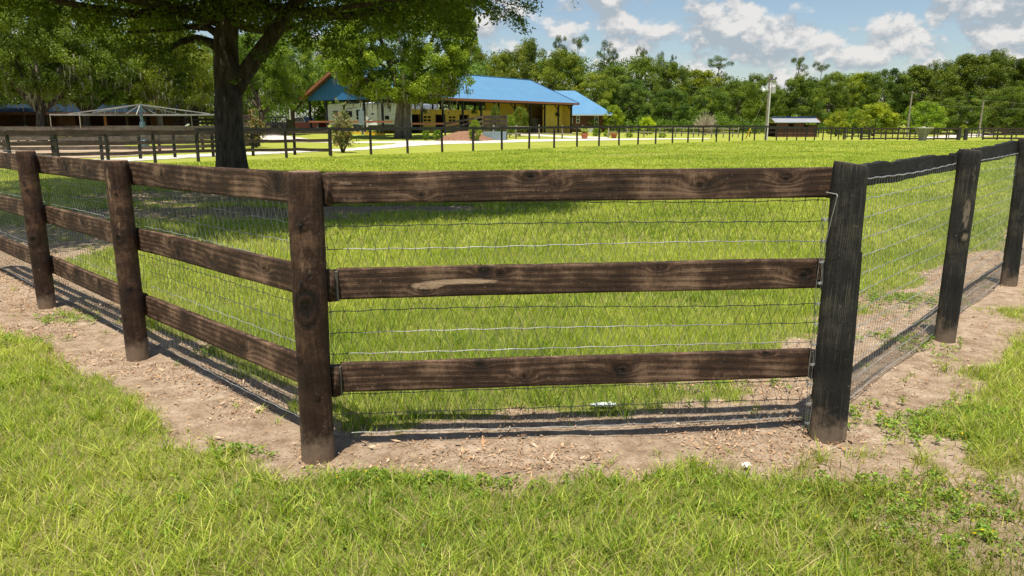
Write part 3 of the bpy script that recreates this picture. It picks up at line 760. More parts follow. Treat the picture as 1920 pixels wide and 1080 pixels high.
def make_grass():
    rng = np.random.default_rng(5); out = []
    # outside: foreground verge
    x, y, b_ = scatter(-7, 8, 1.6, 10, 6200, -1, rng)
    h = np.clip(.035 + .065 * fbm(x * 1.6, y * 1.6, 51, 3) ** 1.2 * 1.6 + rng.normal(0, .014, len(x)), .02, .17) * (1 - .45 * b_)
    c = blade_cols(x, y, rng, .17, .0)
    # greener-brown tired patch at lower right
    m = (x > 1.3) & (y < 3.4); c[m] *= np.array([.80, .74, .70])
    out.append(blades(x, y, h, rng.uniform(.0028, .0052, len(x)), c, .75, rng))
    # taller tufts
    tx, ty, tb = scatter(-6, 7, 1.8, 8, 17, -1, rng)
    for q in range(26):
        a = rng.uniform(0, 6.28, len(tx)); r = rng.uniform(0, .035, len(tx))
        xx = tx + r * np.cos(a); yy = ty + r * np.sin(a)
        out.append(blades(xx, yy, rng.uniform(.07, .155, len(xx)), rng.uniform(.0032, .0055, len(xx)), blade_cols(xx, yy, rng, .04, -.15), .8, rng))
    grass_obj('verge_grass', out, 'coarse bright grass growing in front of the fence')
    # paddock in bands: blade width grows with distance so that density can fall
    out = []
    for (y0, y1, dens, w0, w1, h0, h1, sd) in ((3.2, 6.5, 4700, .0028, .0052, .045, .110, 1), (6.5, 10, 2700, .0042, .0075, .045, .105, 2), (10, 16, 1100, .007, .012, .05, .11, 3), (16, 26, 520, .011, .019, .05, .10, 4), (26, 44, 210, .018, .03, .05, .10, 5), (44, 74, 60, .03, .05, .05, .10, 6)):
        x, y, b_ = scatter(-y1 * .72 - 1.2, y1 * .72 + 1.2, y0, y1, dens, 1, rng)
        k = ((x + 9.6) * .738 - (y - 36.0) * .675 > .3) & (y < np.interp(x, [-30, -17, -13, -10], [26, 29, 31, 36]) + 60 * (x > -10)); x, y, b_ = x[k], y[k], b_[k]
        h = rng.uniform(h0, h1, len(x)) * (.6 + .8 * fbm(x * 1.2, y * 1.2, 55, 3)) * (1 - .5 * b_)
        out.append(blades(x, y, h, rng.uniform(w0, w1, len(x)), blade_cols(x, y, rng, .03, .15), .55, rng))
    # little green tufts just inside the bottom board
    tx, ty, tb = scatter(-5, 6, 3.4, 8, 7, 1, rng)
    for q in range(30):
        a = rng.uniform(0, 6.28, len(tx)); r = rng.uniform(0, .06, len(tx)); xx = tx + r * np.cos(a); yy = ty + r * np.sin(a)
        out.append(blades(xx, yy, rng.uniform(.06, .15, len(xx)), rng.uniform(.003, .006, len(xx)), blade_cols(xx, yy, rng, .02, -.3), .9, rng))
    # stray sprigs on the bare strip
    n = 260; x = rng.uniform(-5, 5.5, n); y = rng.uniform(2.8, 9, n); d, wo, wi = fence_dist(x, y); k = (np.abs(d) < 1.0) & (bare(x, y) > .5); x, y = x[k], y[k]
    for q in range(12):
        a = rng.uniform(0, 6.28, len(x)); r = rng.uniform(0, .03, len(x)); xx = x + r * np.cos(a); yy = y + r * np.sin(a)
        out.append(blades(xx, yy, rng.uniform(.02, .06, len(xx)), rng.uniform(.003, .006, len(xx)), blade_cols(xx, yy, rng, .05, -.2), 1.1, rng))
    grass_obj('paddock_grass', out, 'bright yellow-green pasture grass filling the paddock')
    # broadleaf weeds: low rosettes of small leaves
    spots = []
    for (px, py, rx, ry, n_) in ((1730, 800, .45, .30, 90), (1840, 790, .4, .3, 50), (1650, 905, .35, .12, 26), (1750, 945, .5, .15, 34), (690, 900, .14, .06, 34), (820, 905, .2, .06, 22), (930, 905, .2, .05, 16), (1240, 905, .3, .05, 14),
                                 (1660, 560, .6, .35, 110), (1700, 640, .4, .3, 40), (1360, 720, .5, .15, 16), (120, 600, .3, .25, 30), (40, 640, .3, .15, 20), (390, 660, .12, .06, 14), (450, 850, .2, .1, 12), (1100, 760, .6, .1, 12), (1500, 700, .3, .15, 20), (1800, 1000, .8, .3, 70), (1300, 960, 1.2, .3, 60), (600, 960, 1.2, .3, 60)):
        g_ = G(px, py)
        for _ in range(n_):
            spots.append((g_[0] + rng.normal(0, rx * .5), g_[1] + rng.normal(0, ry * .5)))
    sp = np.array(spots); m = 26
    cx = np.repeat(sp[:, 0], m); cy = np.repeat(sp[:, 1], m); a = rng.uniform(0, 6.28, len(cx)); r = rng.uniform(.004, .045, len(cx)) * np.repeat(rng.uniform(.5, 1.2, len(sp)), m)
    x = cx + r * np.cos(a); y = cy + r * np.sin(a); z = gz(x, y) + .006 + rng.uniform(0, .045, len(x)) * (1 - r / .07)
    Q = leaf_quads(np.stack([x, y, z], -1), .020, .011, np.array([0, 0, 1.4]), rng)
    C = np.array([.19, .31, .045]) * rng.uniform(.6, 1.5, (len(x), 1)); C[:, 0] *= rng.uniform(.8, 1.5, len(x))
    yel = rng.uniform(0, 1, len(x)) < .008; C[yel] = (.8, .6, .02)
    me = quads_mesh('weeds', Q, C); me.materials.append(M['grassm']); tag(link('weeds', me), 'low broadleaf weeds with tiny yellow flowers on the sandy strip', 'weeds', None, 'stuff')
    # dry leaf litter
    n = 340000; x = rng.uniform(-6.5, 8, n); y = rng.uniform(2.7, 11, n); d, wo, wi = fence_dist(x, y)
    k = (np.abs(d) < 1.1) & (bare(x, y) > .35) & (rng.uniform(0, 1, n) < .15 + 1.1 * S(fbm(x * 3.1, y * 3.1, 61, 4), .44, .60)) & (rng.uniform(0, 1, n) < np.where(x > 1.9, .5, 1.0) * np.where((d < -.18) & (x > 1.5), .35, 1))
    x, y = x[k], y[k]
    sz_ = np.where(rng.uniform(0, 1, len(x)) < .05, 1.6, .72) * rng.uniform(.6, 1.2, len(x))
    Q = leaf_quads(np.stack([x, y, gz(x, y) + rng.uniform(-.006, .008, len(x))], -1), .030 * sz_, .0095 * sz_, np.array([0, 0, 2.6]), rng)
    pal = np.array([[.50, .27, .13], [.34, .17, .08], [.56, .38, .23], [.22, .12, .07], [.62, .47, .33], [.09, .055, .035]])
    C = .62 * pal[rng.integers(0, 6, len(x))] + .38 * np.array([.36, .24, .15]) * rng.uniform(.75, 1.15, (len(x), 1))
    me = quads_mesh('leaf_litter', Q, C); me.materials.append(M['litter']); tag(link('leaf_litter', me), 'dry brown leaves and twigs scattered on the bare strip', 'leaf litter', None, 'stuff')
make_grass()

# small litter seen by the fence
def litter_bits():
    g_ = G(1177, 764); rs = random.Random(3); mb = MB()
    prof = []; n = 14
    for i in range(15):
        t = i / 14; prof.append((.021 * (1 if 1 < i < 12 else .55) * (1 + .18 * math.sin(i * 2.3)), t * .15))
    mb.lathe(prof, n)
    mb.v = [(x + .004 * rs.uniform(-1, 1), y * .55 + .004 * rs.uniform(-1, 1), z) for x, y, z in mb.v]
    o = mb.build('crushed_bottle', 'plastic', None, (g_[0] - .07, g_[1], .014), (math.pi / 2, 0, -math.pi / 2 + .05)); tag(o, 'crushed clear plastic bottle lying on bare soil inside the fence', 'bottle')
    g_ = G(1412, 882); mb = MB(); 
    vs = []; fs = []
    for i in range(6):
        for j in range(6): vs.append((i * .008 + rs.uniform(-.003, .003), j * .007 + rs.uniform(-.003, .003), .008 + rs.uniform(0, .016)))
    for i in range(5):
        for j in range(5): fs.append((i * 6 + j, (i + 1) * 6 + j, (i + 1) * 6 + j + 1, i * 6 + j + 1))
    mb.add(vs, fs); o = mb.build('crumpled_paper', 'offwhite', None, (g_[0] - .03, g_[1], .0), (0, 0, .6))
    sm = o.modifiers.new('t', 'SOLIDIFY'); sm.thickness = .001
    tag(o, 'small crumpled white scrap at the edge of the grass', 'scrap')
litter_bits()

# ------------------------------------------------------------------ trees
GREENS = np.array([[.058, .092, .016], [.105, .148, .022], [.160, .205, .028], [.225, .262, .036], [.300, .320, .050]])
def clump_leaves(clumps, per, size, rng, flat=.75, tone=(1.6, 1.1), up=.7):
    """clumps: (n,4) x,y,z,r -> quads and colours"""
    c = np.asarray(clumps, float); n = len(c)
    cnt = np.maximum(6, (per * rng.uniform(.7, 1.3, n) * (c[:, 3] / c[:, 3].mean()) ** 2).astype(int))
    i = np.repeat(np.arange(n), cnt); m = len(i)
    u = unit(rng.normal(size=(m, 3))); rad = rng.uniform(0, 1, m) ** .45
    # spiky sub-tufts make the clump edge uneven
    k = rng.integers(0, 9, m); tuft = unit(rng.normal(size=(n * 9, 3)))[i * 9 + k]
    u = unit(u * .75 + tuft * .85)
    p = c[i, :3] + u * (rad * c[i, 3])[:, None] * np.array([1, 1, flat])
    Q = leaf_quads(p, size, size * .55, np.array([0, 0, up]) + u * .5, rng)
    tn = np.clip(rng.normal(tone[0], tone[1] * .55, n)[i] + rng.normal(0, tone[1] * .35, m), 0, 3.99)
    q = tn.astype(int); f = (tn - q)[:, None]; C = GREENS[q] * (1 - f) + GREENS[q + 1] * f
    return Q, C * rng.uniform(.85, 1.15, (m, 1))

def limb(mb, a, b, r0, r1, rng, n=7, wob=.12, seg=8):
    a = np.array(a, float); b = np.array(b, float); L = np.linalg.norm(b - a); pts = []; k1 = rng.normal(size=3) * wob * L * .5
    for i in range(n + 1):
        t = i / n; pts.append(tuple(a + (b - a) * t + k1 * math.sin(t * math.pi) + rng.normal(size=3) * wob * L * .04 * (0 < i < n)))
    mb.tube(pts, [r0 + (r1 - r0) * (i / n) for i in range(n + 1)], seg)
    return pts

def moss_quads(P, L, rng):
    """hanging grey ribbons"""
    n = len(P); Q = np.zeros((n, 4, 3)); a = rng.uniform(0, 6.28, n); w = L * rng.uniform(.08, .17, n)
    dx = np.cos(a) * w; dy = np.sin(a) * w; l = L * rng.uniform(.5, 1.3, n)
    Q[:, 0] = P + np.stack([-dx, -dy, 0 * dx], -1); Q[:, 1] = P + np.stack([dx, dy, 0 * dx], -1)
    e = rng.normal(0, .06, (n, 2)) * l[:, None]
    Q[:, 2] = P + np.stack([e[:, 0] + dx * .15, e[:, 1] + dy * .15, -l], -1); Q[:, 3] = P + np.stack([e[:, 0] - dx * .15, e[:, 1] - dy * .15, -l], -1)
    C = np.array([.24, .24, .17]) * rng.uniform(.7, 1.2, (n, 1))
    return Q, C

TREES = {}
def variant(kind, seed):
    """meshes of one 10 m tree: trunk (with limbs), crown, moss"""
    if (kind, seed) in TREES: return TREES[(kind, seed)]
    rng = np.random.default_rng(seed + 100); cl = []; mb = MB(); moss = None
    if kind == 'broad':          # round, leafy to the ground
        limb(mb, (0, 0, -.3), (rng.normal(0, .2), rng.normal(0, .2), 6.5), .32, .10, rng)
        for q in range(7):
            a = q * .9 + rng.uniform(0, .5); z = rng.uniform(2, 5)
            limb(mb, (0, 0, z), (2.8 * math.cos(a), 2.8 * math.sin(a), z + rng.uniform(.8, 2.4)), .12, .03, rng, 4, seg=5)
        for q in range(150):
            th = rng.uniform(0, 2 * np.pi); v = rng.uniform(-1, 1); z = 5.3 + 4.5 * v
            lob = 1 + .22 * math.sin(2 * th + seed) + .16 * math.sin(3 * th + z * .9 + seed * 2)
            rr = 3.9 * math.sqrt(max(0, 1 - abs(v) ** 2.4)) * lob * rng.uniform(.72, 1.05) * (1 if z > 2 else .92)
            if rng.uniform() < .18: rr *= .5
            cl.append((rr * math.cos(th), rr * math.sin(th), max(.35, z * rng.uniform(.93, 1.04)), rng.uniform(.55, 1.05)))
        Q, C = clump_leaves(cl, 250, .21, rng, tone=(1.6, 1.5))
    elif kind == 'tall':         # taller, narrower, several tops
        limb(mb, (0, 0, -.3), (.2, 0, 8.6), .22, .06, rng)
        for q in range(150):
            z = rng.uniform(1.0, 9.6); th = rng.uniform(0, 2 * np.pi)
            rr = (2.4 * (1 - ((z - 5) / 5.2) ** 2) + .25) * rng.uniform(.45, 1.05) * (1 + .25 * math.sin(th * 2 + z * 1.1 + seed))
            cl.append((rr * math.cos(th), rr * math.sin(th), z, rng.uniform(.4, .8)))
        Q, C = clump_leaves(cl, 200, .19, rng, tone=(1.8, 1.0))
    elif kind == 'pine':         # bare stem, flat dark plates high up
        p_ = limb(mb, (0, 0, -.3), (rng.normal(0, .35), rng.normal(0, .2), 9.3), .17, .05, rng, 8, .05)
        for q in range(15):
            z = 10 - 4.2 * rng.uniform(0, 1) ** 1.3; th = rng.uniform(0, 6.28); L = (1.9 - .25 * abs(z - 8.2)) * rng.uniform(.35, 1)
            e = (L * math.cos(th), L * math.sin(th), z + .2); limb(mb, (0, 0, z - .35), e, .05, .02, rng, 3, seg=5)
            cl.append((*e, rng.uniform(.42, .72)))
        cl += [(0, 0, 9.8, .7), (.3, .1, 9.2, .6)]
        Q, C = clump_leaves(cl, 230, .13, rng, flat=.62, tone=(.8, .7))
    elif kind == 'oak':          # open live oak: visible forked trunk, spreading crown, moss
        forks = []
        limb(mb, (0, 0, -.3), (.1, 0, 2.3), .36, .27, rng, 5, .05, 12)
        for q in range(7):
            a = q * .9 + rng.uniform(-.3, .3); L = rng.uniform(2.4, 4.2); e = (L * math.cos(a), L * math.sin(a), rng.uniform(4.4, 7.4))
            limb(mb, (.1, 0, 2.1), e, .19, .05, rng, 6, .16, 8); forks.append(e)
        for q in range(210):
            th = rng.uniform(0, 2 * np.pi); v = rng.uniform(-.75, 1); z = 6.3 + 3.6 * v
            rr = 5.0 * math.sqrt(max(0, 1 - v * v)) * rng.uniform(.35, 1.05)
            cl.append((rr * math.cos(th), rr * math.sin(th), z, rng.uniform(.5, .95)))
        for q in range(16):
            th = rng.uniform(0, 6.28); rr = rng.uniform(2.8, 4.8); cl.append((rr * math.cos(th), rr * math.sin(th), rng.uniform(2.7, 3.9), rng.uniform(.4, .7)))
        Q, C = clump_leaves(cl, 240, .19, rng, tone=(1.9, 1.1))
        c = np.array(cl); lo = c[c[:, 2] < 5.6]; i = rng.integers(0, min(len(lo), 24), 420)
        Pm = lo[i, :3] + rng.normal(0, .45, (420, 3)) - [0, 0, .3]
        Qm, Cm = moss_quads(Pm, rng.uniform(.25, .7, 420), rng); moss = quads_mesh('moss', Qm, Cm); moss.materials.append(M['moss'])
    elif kind == 'bush':
        for q in range(5): limb(mb, (0, 0, -.2), (rng.normal(0, 2), rng.normal(0, 2), 5.5), .18, .05, rng, 4, seg=5)
        for q in range(90):
            th = rng.uniform(0, 6.28); v = rng.uniform(-.85, 1); rr = 4.8 * math.sqrt(1 - v * v) * rng.uniform(.6, 1.05)
            cl.append((rr * math.cos(th), rr * math.sin(th), max(.5, 5 + 4.6 * v), rng.uniform(.8, 1.4)))
        Q, C = clump_leaves(cl, 110, .42, rng, tone=(2.0, 1.0))
    tm = mb.mesh('trunk', True); tm.materials.append(M['bark'])
    cm = quads_mesh('crown', Q, C); cm.materials.append(M['leaf'])
    TREES[(kind, seed)] = (tm, cm, moss); return TREES[(kind, seed)]

def tree(px, ytop, hw, Y, kind, seed, tint, label, cat='tree', name=None, group='trees behind the paddock', rz=0, bark=None, moss=True, zb=None):
    """hw = half width of crown in photo pixels at distance Y"""
    x = at(px, Y, 190); z0 = float(gz(x, Y)) if zb is None else zb
    H = zp(ytop, Y) - z0; w = hw * Y / F * 1.02
    base = {'broad': 4.6, 'tall': 2.9, 'pine': 2.3, 'oak': 5.3, 'bush': 5.4}[kind]
    tm, cm, ms = variant(kind, seed)
    nm = name or {'broad': 'broadleaf_tree', 'tall': 'tall_tree', 'pine': 'pine_tree', 'oak': 'oak_tree', 'bush': 'bush'}[kind]
    t = thing(nm, label, cat, (x, Y, z0), rz, group); t.scale = (w / base, w / base, H / 10.3)
    tk = link('trunk', tm, None, t)
    if bark: tk.material_slots[0].link = 'OBJECT'; tk.material_slots[0].material = M[bark]
    cr = link('crown' if kind != 'bush' else 'leaves', cm, None, t); cr.color = (*tint, 1)
    if ms and moss: link('hanging_moss', ms, None, t)['kind'] = 'stuff'
    return t

# woodland right of and behind the barn: front row first
T1 = (1.0, 1.0, 1.0)
right = [
 # px, ytop, hw, Y, kind, seed, tint, label
 (898, 84, 24, 150, 'tall', 1, (1.0, .95, .8), 'narrow olive-green tree just right of the big moss-draped oak, behind the blue roof'),
 (938, 92, 30, 155, 'tall', 2, (1.35, 1.25, .9), 'light yellow-green slim tree behind the left part of the blue roof ridge'),
 (985, 74, 50, 158, 'broad', 3, (1.05, 1.0, .85), 'tall rounded olive tree rising behind the middle of the blue roof ridge'),
 (1052, 92, 56, 150, 'broad', 4, (1.35, 1.25, .75), 'bright yellow-green broad tree behind the right end of the blue barn roof'),
 (1112, 132, 52, 145, 'broad', 5, (1.15, 1.15, .85), 'broad bright tree whose crown leans over the low annex roof'),
 (1150, 118, 44, 160, 'tall', 6, (.85, .95, .9), 'dark green tree standing above the right edge of the annex roof'),
 (1185, 148, 50, 148, 'broad', 7, (.72, .88, .95), 'deep blue-green oak with rounded crown right of the annex'),
 (1212, 104, 46, 176, 'broad', 8, (1.0, 1.1, .8), 'green tree under the first small lone pine, left of the woodland middle'),
 (1262, 118, 44, 165, 'broad', 3, (1.0, 1.05, .8), 'mid-green tree in the woodland above the bare pale bush, to its left'),
 (1258, 165, 46, 140, 'broad', 4, (.70, .88, .85), 'low dark round tree in front of the woodland, left of the bare pale bush'),
 (1310, 124, 44, 168, 'tall', 2, (1.5, 1.35, .8), 'light lime-green tree top on the skyline directly above the bare pale bush'),
 (1330, 160, 40, 145, 'broad', 5, (.80, .95, .85), 'dark green tree standing behind the bare pale bush'),
 (1385, 150, 42, 150, 'broad', 7, (1.0, 1.08, .75), 'rounded mid-green tree between the bare bush and the white utility pole'),
 (1422, 136, 34, 155, 'broad', 8, (1.05, 1.1, .7), 'leafy green tree directly behind the white utility pole'),
 (1462, 168, 30, 150, 'broad', 3, (1.0, 1.1, .75), 'lower green tree filling the dip right of the white utility pole'),
 (1500, 140, 44, 148, 'broad', 4, (.85, .95, .7), 'dark green tree behind the small tin-roofed shelter, left side'),
 (1560, 132, 48, 152, 'broad', 5, (1.0, 1.05, .75), 'full green tree rising behind the right end of the small shelter'),
 (1618, 130, 38, 158, 'tall', 6, (1.6, 1.5, .6), 'brighter lime-green tree in the skyline right of the small shelter'),
 (1658, 128, 44, 150, 'broad', 7, (.72, .85, .75), 'very dark broad tree behind the first round yellow-green shrub tree'),
 (1712, 118, 44, 152, 'tall', 1, (.95, .95, .7), 'tall dull-green tree behind the left one of the two thin poles'),
 (1770, 110, 42, 150, 'broad', 8, (.95, .95, .72), 'olive tree between the two thin poles'),
 (1812, 92, 48, 140, 'tall', 2, (.85, .85, .65), 'tallest brown-green tree rising above the right hand thin pole'),
 (1868, 94, 52, 142, 'broad', 3, (.82, .85, .62), 'tall dark olive tree right of the right hand thin pole'),
 (1925, 100, 50, 138, 'broad', 4, (.80, .84, .65), 'dark tree cut off by the right edge of the photo'),
 (1900, 160, 50, 122, 'broad', 5, (.78, .85, .6), 'lower dark tree in front of the wood at the right edge'),
 (1805, 178, 40, 120, 'broad', 7, (.85, .95, .65), 'low leafy tree behind the white hopper, right of the round tree'),
 (1150, 196, 22, 128, 'bush', 1, (1.5, 1.5, .6), 'yellow-green bush standing at the right end of the brown annex'),
 (1645, 192, 42, 112, 'bush', 2, (1.7, 1.55, .7), 'large round yellow-green shrub tree left of the thin poles'),
 (1737, 188, 36, 108, 'bush', 3, (1.25, 1.45, .7), 'round bright green tree just right of the left thin pole'),
 (1573, 208, 22, 110, 'bush', 1, (1.7, 1.5, .7), 'small yellowish shrub right of the tin-roofed shelter'),
 (1606, 200, 20, 118, 'bush', 3, (1.1, 1.25, .6), 'small green shrub behind and left of the large round yellow-green one'),
 (1215, 219, 17, 118, 'bush', 2, (2.4, 2.3, .6), 'flat lime-green small tree shining before the dark wood'),
]
pines = [
 (1046, 68, 20, 185, 1, 'pine with a wide flat top, leftmost on the skyline above the barn'),
 (1084, 66, 20, 190, 2, 'second pine from the left on the skyline above the barn'),
 (1131, 73, 22, 180, 3, 'pine with two-tiered top above the annex roof'),
 (1148, 92, 16, 182, 1, 'shorter pine close right of the two-tiered pine'),
 (1202, 88, 15, 190, 2, 'small lone pine poking from the skyline midway between annex and bare bush'),
 (1238, 94, 13, 190, 3, 'thin little pine top right of the small lone pine'),
 (1258, 104, 9, 188, 1, 'tiny pointed pine tip on the falling skyline'),
 (1346, 105, 26, 168, 4, 'leaning wide-topped pine standing free left of the utility pole'),
 (1495, 107, 20, 170, 5, 'slender open pine standing free above the shelter'),
 (1535, 116, 20, 172, 2, 'dense-topped pine right of the slender open pine'),
 (1735, 117, 18, 160, 3, 'pine breaking the skyline between the thin poles'),
 (1708, 122, 14, 165, 1, 'pine top left of the pine between the thin poles'),
]
for i, (px, yt, hw, Y, k, sd, tint, lab) in enumerate(right):
    x_ = at(px, Y)
    tree(px, yt, hw, Y, k, sd, tint, lab, rz=i * 1.7, cat='shrub' if k == 'bush' else 'tree', zb=-.34 if px > 1200 else 0, group='trees and shrubs behind the paddock')
for i, (px, yt, hw, Y, sd, lab) in enumerate(pines):
    tree(px, yt, hw, Y, 'pine', sd, (1.0, 1.0, .9), lab, group='pines on the skyline', rz=i * 1.1, bark='barkpale', zb=-.3)

left = [
 (72, -30, 120, 58, 'oak', 1, (1.05, 1.15, .9), 'thick-trunked mossy oak at far left standing before the dark stable'),
 (158, 5, 100, 64, 'oak', 2, (1.0, 1.15, .9), 'twin-stemmed oak behind the left end of the white horse walker'),
 (297, 25, 92, 68, 'oak', 3, (1.35, 1.25, .8), 'yellowish moss-hung oak right behind the hub of the horse walker'),
 (347, 70, 60, 74, 'oak', 1, (1.5, 1.45, .9), 'slim pale-trunked oak left of the big shade tree, behind the horse walker'),
 (-40, 10, 110, 70, 'oak', 2, (.9, 1.05, .85), 'oak partly outside the left edge of the photo'),
 (487, 55, 82, 78, 'oak', 4, (1.0, 1.2, .8), 'dark-trunked oak just right of the big shade tree, beyond the sapling'),
 (548, 35, 58, 92, 'oak', 5, (1.35, 1.4, .9), 'light-trunked forked oak standing left of the barn gable'),
 (632, 62, 60, 128, 'tall', 3, (1.5, 1.45, .8), 'yellow-green tree rising behind the left gable of the barn'),
 (225, 60, 80, 82, 'broad', 5, (1.0, 1.2, .9), 'leafy tree filling the gap between the left oaks behind the stable'),
 (20, 70, 90, 88, 'broad', 7, (1.0, 1.2, .95), 'leafy tree behind the stable roof at far left'),
 (430, 60, 80, 112, 'broad', 8, (1.2, 1.3, .85), 'bushy tree mostly hidden by the trunk of the big shade tree'),
]
for i, (px, yt, hw, Y, k, sd, tint, lab) in enumerate(left):
    tint = tuple(v * (.80 if px < 460 else .95) for v in tint)
    t = tree(px, yt, hw, Y, k, sd, tint, lab, rz=i * 1.3, group='oaks around the stable', bark='barkpale' if px in (297, 347, 556) else None)

def woodland():
    rng = np.random.default_rng(77)
    def strip(pts, Y0, Y1, n, size, name, label, tint, r=(1.6, 3.0), per=110):
        cl = []
        xs = [p[0] for p in pts]; ys = [p[1] for p in pts]
        for _ in range(n):
            px = rng.uniform(xs[0], xs[-1]); Y = rng.uniform(Y0, Y1); top = zp(np.interp(px, xs, ys), Y) - 2
            z = top * rng.uniform(0, 1) ** .6
            cl.append((at(px, Y), Y, max(.6, z + rng.normal(0, .8)), rng.uniform(*r)))
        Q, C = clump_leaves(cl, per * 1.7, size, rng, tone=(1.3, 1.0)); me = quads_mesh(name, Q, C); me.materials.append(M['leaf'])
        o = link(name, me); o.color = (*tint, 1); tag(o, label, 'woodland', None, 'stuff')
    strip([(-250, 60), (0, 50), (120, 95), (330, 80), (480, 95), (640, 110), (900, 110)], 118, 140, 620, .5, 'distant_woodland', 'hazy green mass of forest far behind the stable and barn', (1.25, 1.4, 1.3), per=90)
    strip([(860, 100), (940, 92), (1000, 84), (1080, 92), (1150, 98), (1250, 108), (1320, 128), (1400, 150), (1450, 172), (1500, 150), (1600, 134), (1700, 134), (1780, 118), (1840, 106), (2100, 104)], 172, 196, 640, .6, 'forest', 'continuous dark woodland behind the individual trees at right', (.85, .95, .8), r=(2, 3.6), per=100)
    # understorey at the foot of the wood
    strip([(1100, 206), (1300, 205), (1500, 212), (1700, 210), (1960, 200)], 128, 140, 220, .32, 'undergrowth', 'leafy undergrowth along the foot of the wood', (1.0, 1.15, .8), r=(.8, 1.6), per=90)
woodland()

def shade_oak():
    """the big tree in the paddock"""
    rng = np.random.default_rng(21); bx, by = at(436, 20.0), 20.0
    t = thing('shade_tree', 'big dark-barked shade oak standing in the paddock left of centre, crown overhanging the view', 'tree', (bx, by, 0))
    def W(px, py, Y=20.0): return np.array([at(px, Y, py) - bx, Y - by, zp(py, Y)])
    mb = MB()
    # trunk with flare
    pts = [W(437, 345), W(436, 325), W(434, 300), W(430, 250), W(428, 200), W(430, 160)]
    pts[0][2] = -.15; mb.tube(pts, [.60, .44, .39, .355, .345, .335], 24)
    m1 = [W(429, 185), W(425, 140), W(423, 80), W(428, 30), W(432, -40), W(425, -120)]; mb.tube(m1, [.335, .32, .30, .27, .22, .15], 20)
    m2 = [W(440, 172), W(458, 140), W(480, 108), W(505, 75), W(522, 50), W(545, 18), W(575, -20), W(640, -70, 18)]; mb.tube(m2, [.20, .215, .20, .19, .19, .175, .16, .10], 14)
    m3 = [W(512, 62), W(500, 30), W(498, -30)]; mb.tube(m3, [.14, .11, .08], 8)
    m4 = [W(418, 96), W(395, 80), W(370, 72), W(340, 78), W(318, 92, 19), W(300, 100, 18)]; mb.tube(m4, [.14, .12, .10, .08, .05, .03], 8)
    m5 = [W(418, 70), W(390, 52), W(350, 50), W(290, 58, 19), W(240, 60, 18)]; mb.tube(m5, [.12, .09, .07, .05, .03], 8)
    m6 = [W(545, 20), W(600, 20, 19), W(680, 10, 17.5), W(780, -5, 16)]; mb.tube(m6, [.10, .08, .05, .03], 8)
    for q in range(16):
        a = rng.uniform(0, 6.28); r = rng.uniform(4, 7.5); s0 = np.array([0, 0, rng.uniform(4, 6)])
        e = np.array([1.8 + r * math.cos(a), -3.1 + r * math.sin(a), rng.uniform(4.4, 7)])
        limb(mb, s0, e, .16, .03, rng, 7, .10, 8)
    mb.v = [tuple(v) for v in mb.v]
    me = mb.mesh('trunk', True); me.materials.append(M['bark'])
    me2 = me; link('trunk', me2, None, t)
    cl = []; big = []
    cx, cy = -5.6 - bx, 16.9 - by
    def lobed(a): return 8.1 * (1 + .10 * math.sin(2 * a + 1.0) + .10 * math.sin(3 * a + .5) + .05 * math.sin(7 * a))
    for _ in range(900):
        a = rng.uniform(0, 6.28); r = lobed(a) * math.sqrt(rng.uniform(0, 1)); x = cx + r * math.cos(a); y = cy + r * math.sin(a)
        edge = r / lobed(a)
        zb_ = 3.95 + .55 * math.sin(x * .9) * math.cos(y * .8) + (1 - edge) * 1.1
        z = zb_ + rng.uniform(0, 1.7)
        if by + y < 13 or (bx + x) / (by + y) > -.04: z = max(z, 1.63 + (by + y) * .175 + .8)
        cl.append((x, y, z, rng.uniform(.38, .70)))
    for _ in range(260):
        a = rng.uniform(0, 6.28); e = math.sqrt(rng.uniform(0, 1)); r = lobed(a) * e * .95
        big.append((cx + r * math.cos(a), cy + r * math.sin(a), 5.4 + 4.2 * math.sqrt(max(0, 1 - e * e)) * rng.uniform(.4, 1), rng.uniform(.9, 1.5)))
    # low-hanging masses seen in the photo: (px, py, Y, r)
    for px, py, Y, r in ((335, 150, 18, .42), (322, 128, 18, .45), (345, 120, 18.4, .4), (300, 108, 18, .45), (355, 165, 18.2, .3), (330, 178, 18, .28), (278, 88, 18, .5), (250, 72, 18, .5), (372, 100, 19, .4), (315, 95, 17.5, .5),
                         (215, 52, 18, .5), (170, 45, 18, .5), (130, 25, 18, .5), (90, 20, 18, .5), (50, 18, 18, .5), (10, 20, 18, .5), (60, 0, 18, .6), (180, 10, 18, .6), (230, 30, 18, .5), (275, 50, 18, .5),
                         (490, 100, 18.5, .28), (515, 95, 18.5, .25), (500, 120, 18.8, .2), (440, 152, 19.3, .14), (560, 70, 18, .45), (590, 62, 18, .45), (620, 84, 18, .35), (650, 60, 18, .45), (690, 52, 18, .45), (560, 40, 18, .5),
                         (610, 30, 18, .5), (670, 25, 18, .5), (730, 38, 17, .42), (770, 30, 17, .42), (810, 22, 16.5, .42), (845, 38, 16, .36), (868, 55, 16, .28), (880, 75, 16, .18), (830, 55, 16, .3), (860, 15, 16, .4), (740, 8, 17, .5), (800, 0, 16.5, .5), (850, -15, 16, .5),
                         (470, 40, 19, .45), (460, 75, 19, .3), (500, 20, 19, .5), (380, 30, 19, .5), (340, 30, 19, .5), (300, 25, 18.5, .55), (400, 5, 18.6, .6), (455, 5, 18.6, .6)):
        p = W(px, py, Y); cl.append((*p, r))
    Q, C = clump_leaves(cl, 230, .105, rng, tone=(1.4, 1.0)); Q2, C2 = clump_leaves(big, 190, .26, rng, tone=(1.5, 1.0))
    # the thin spray hanging into the sky
    tw = MB(); P_ = []
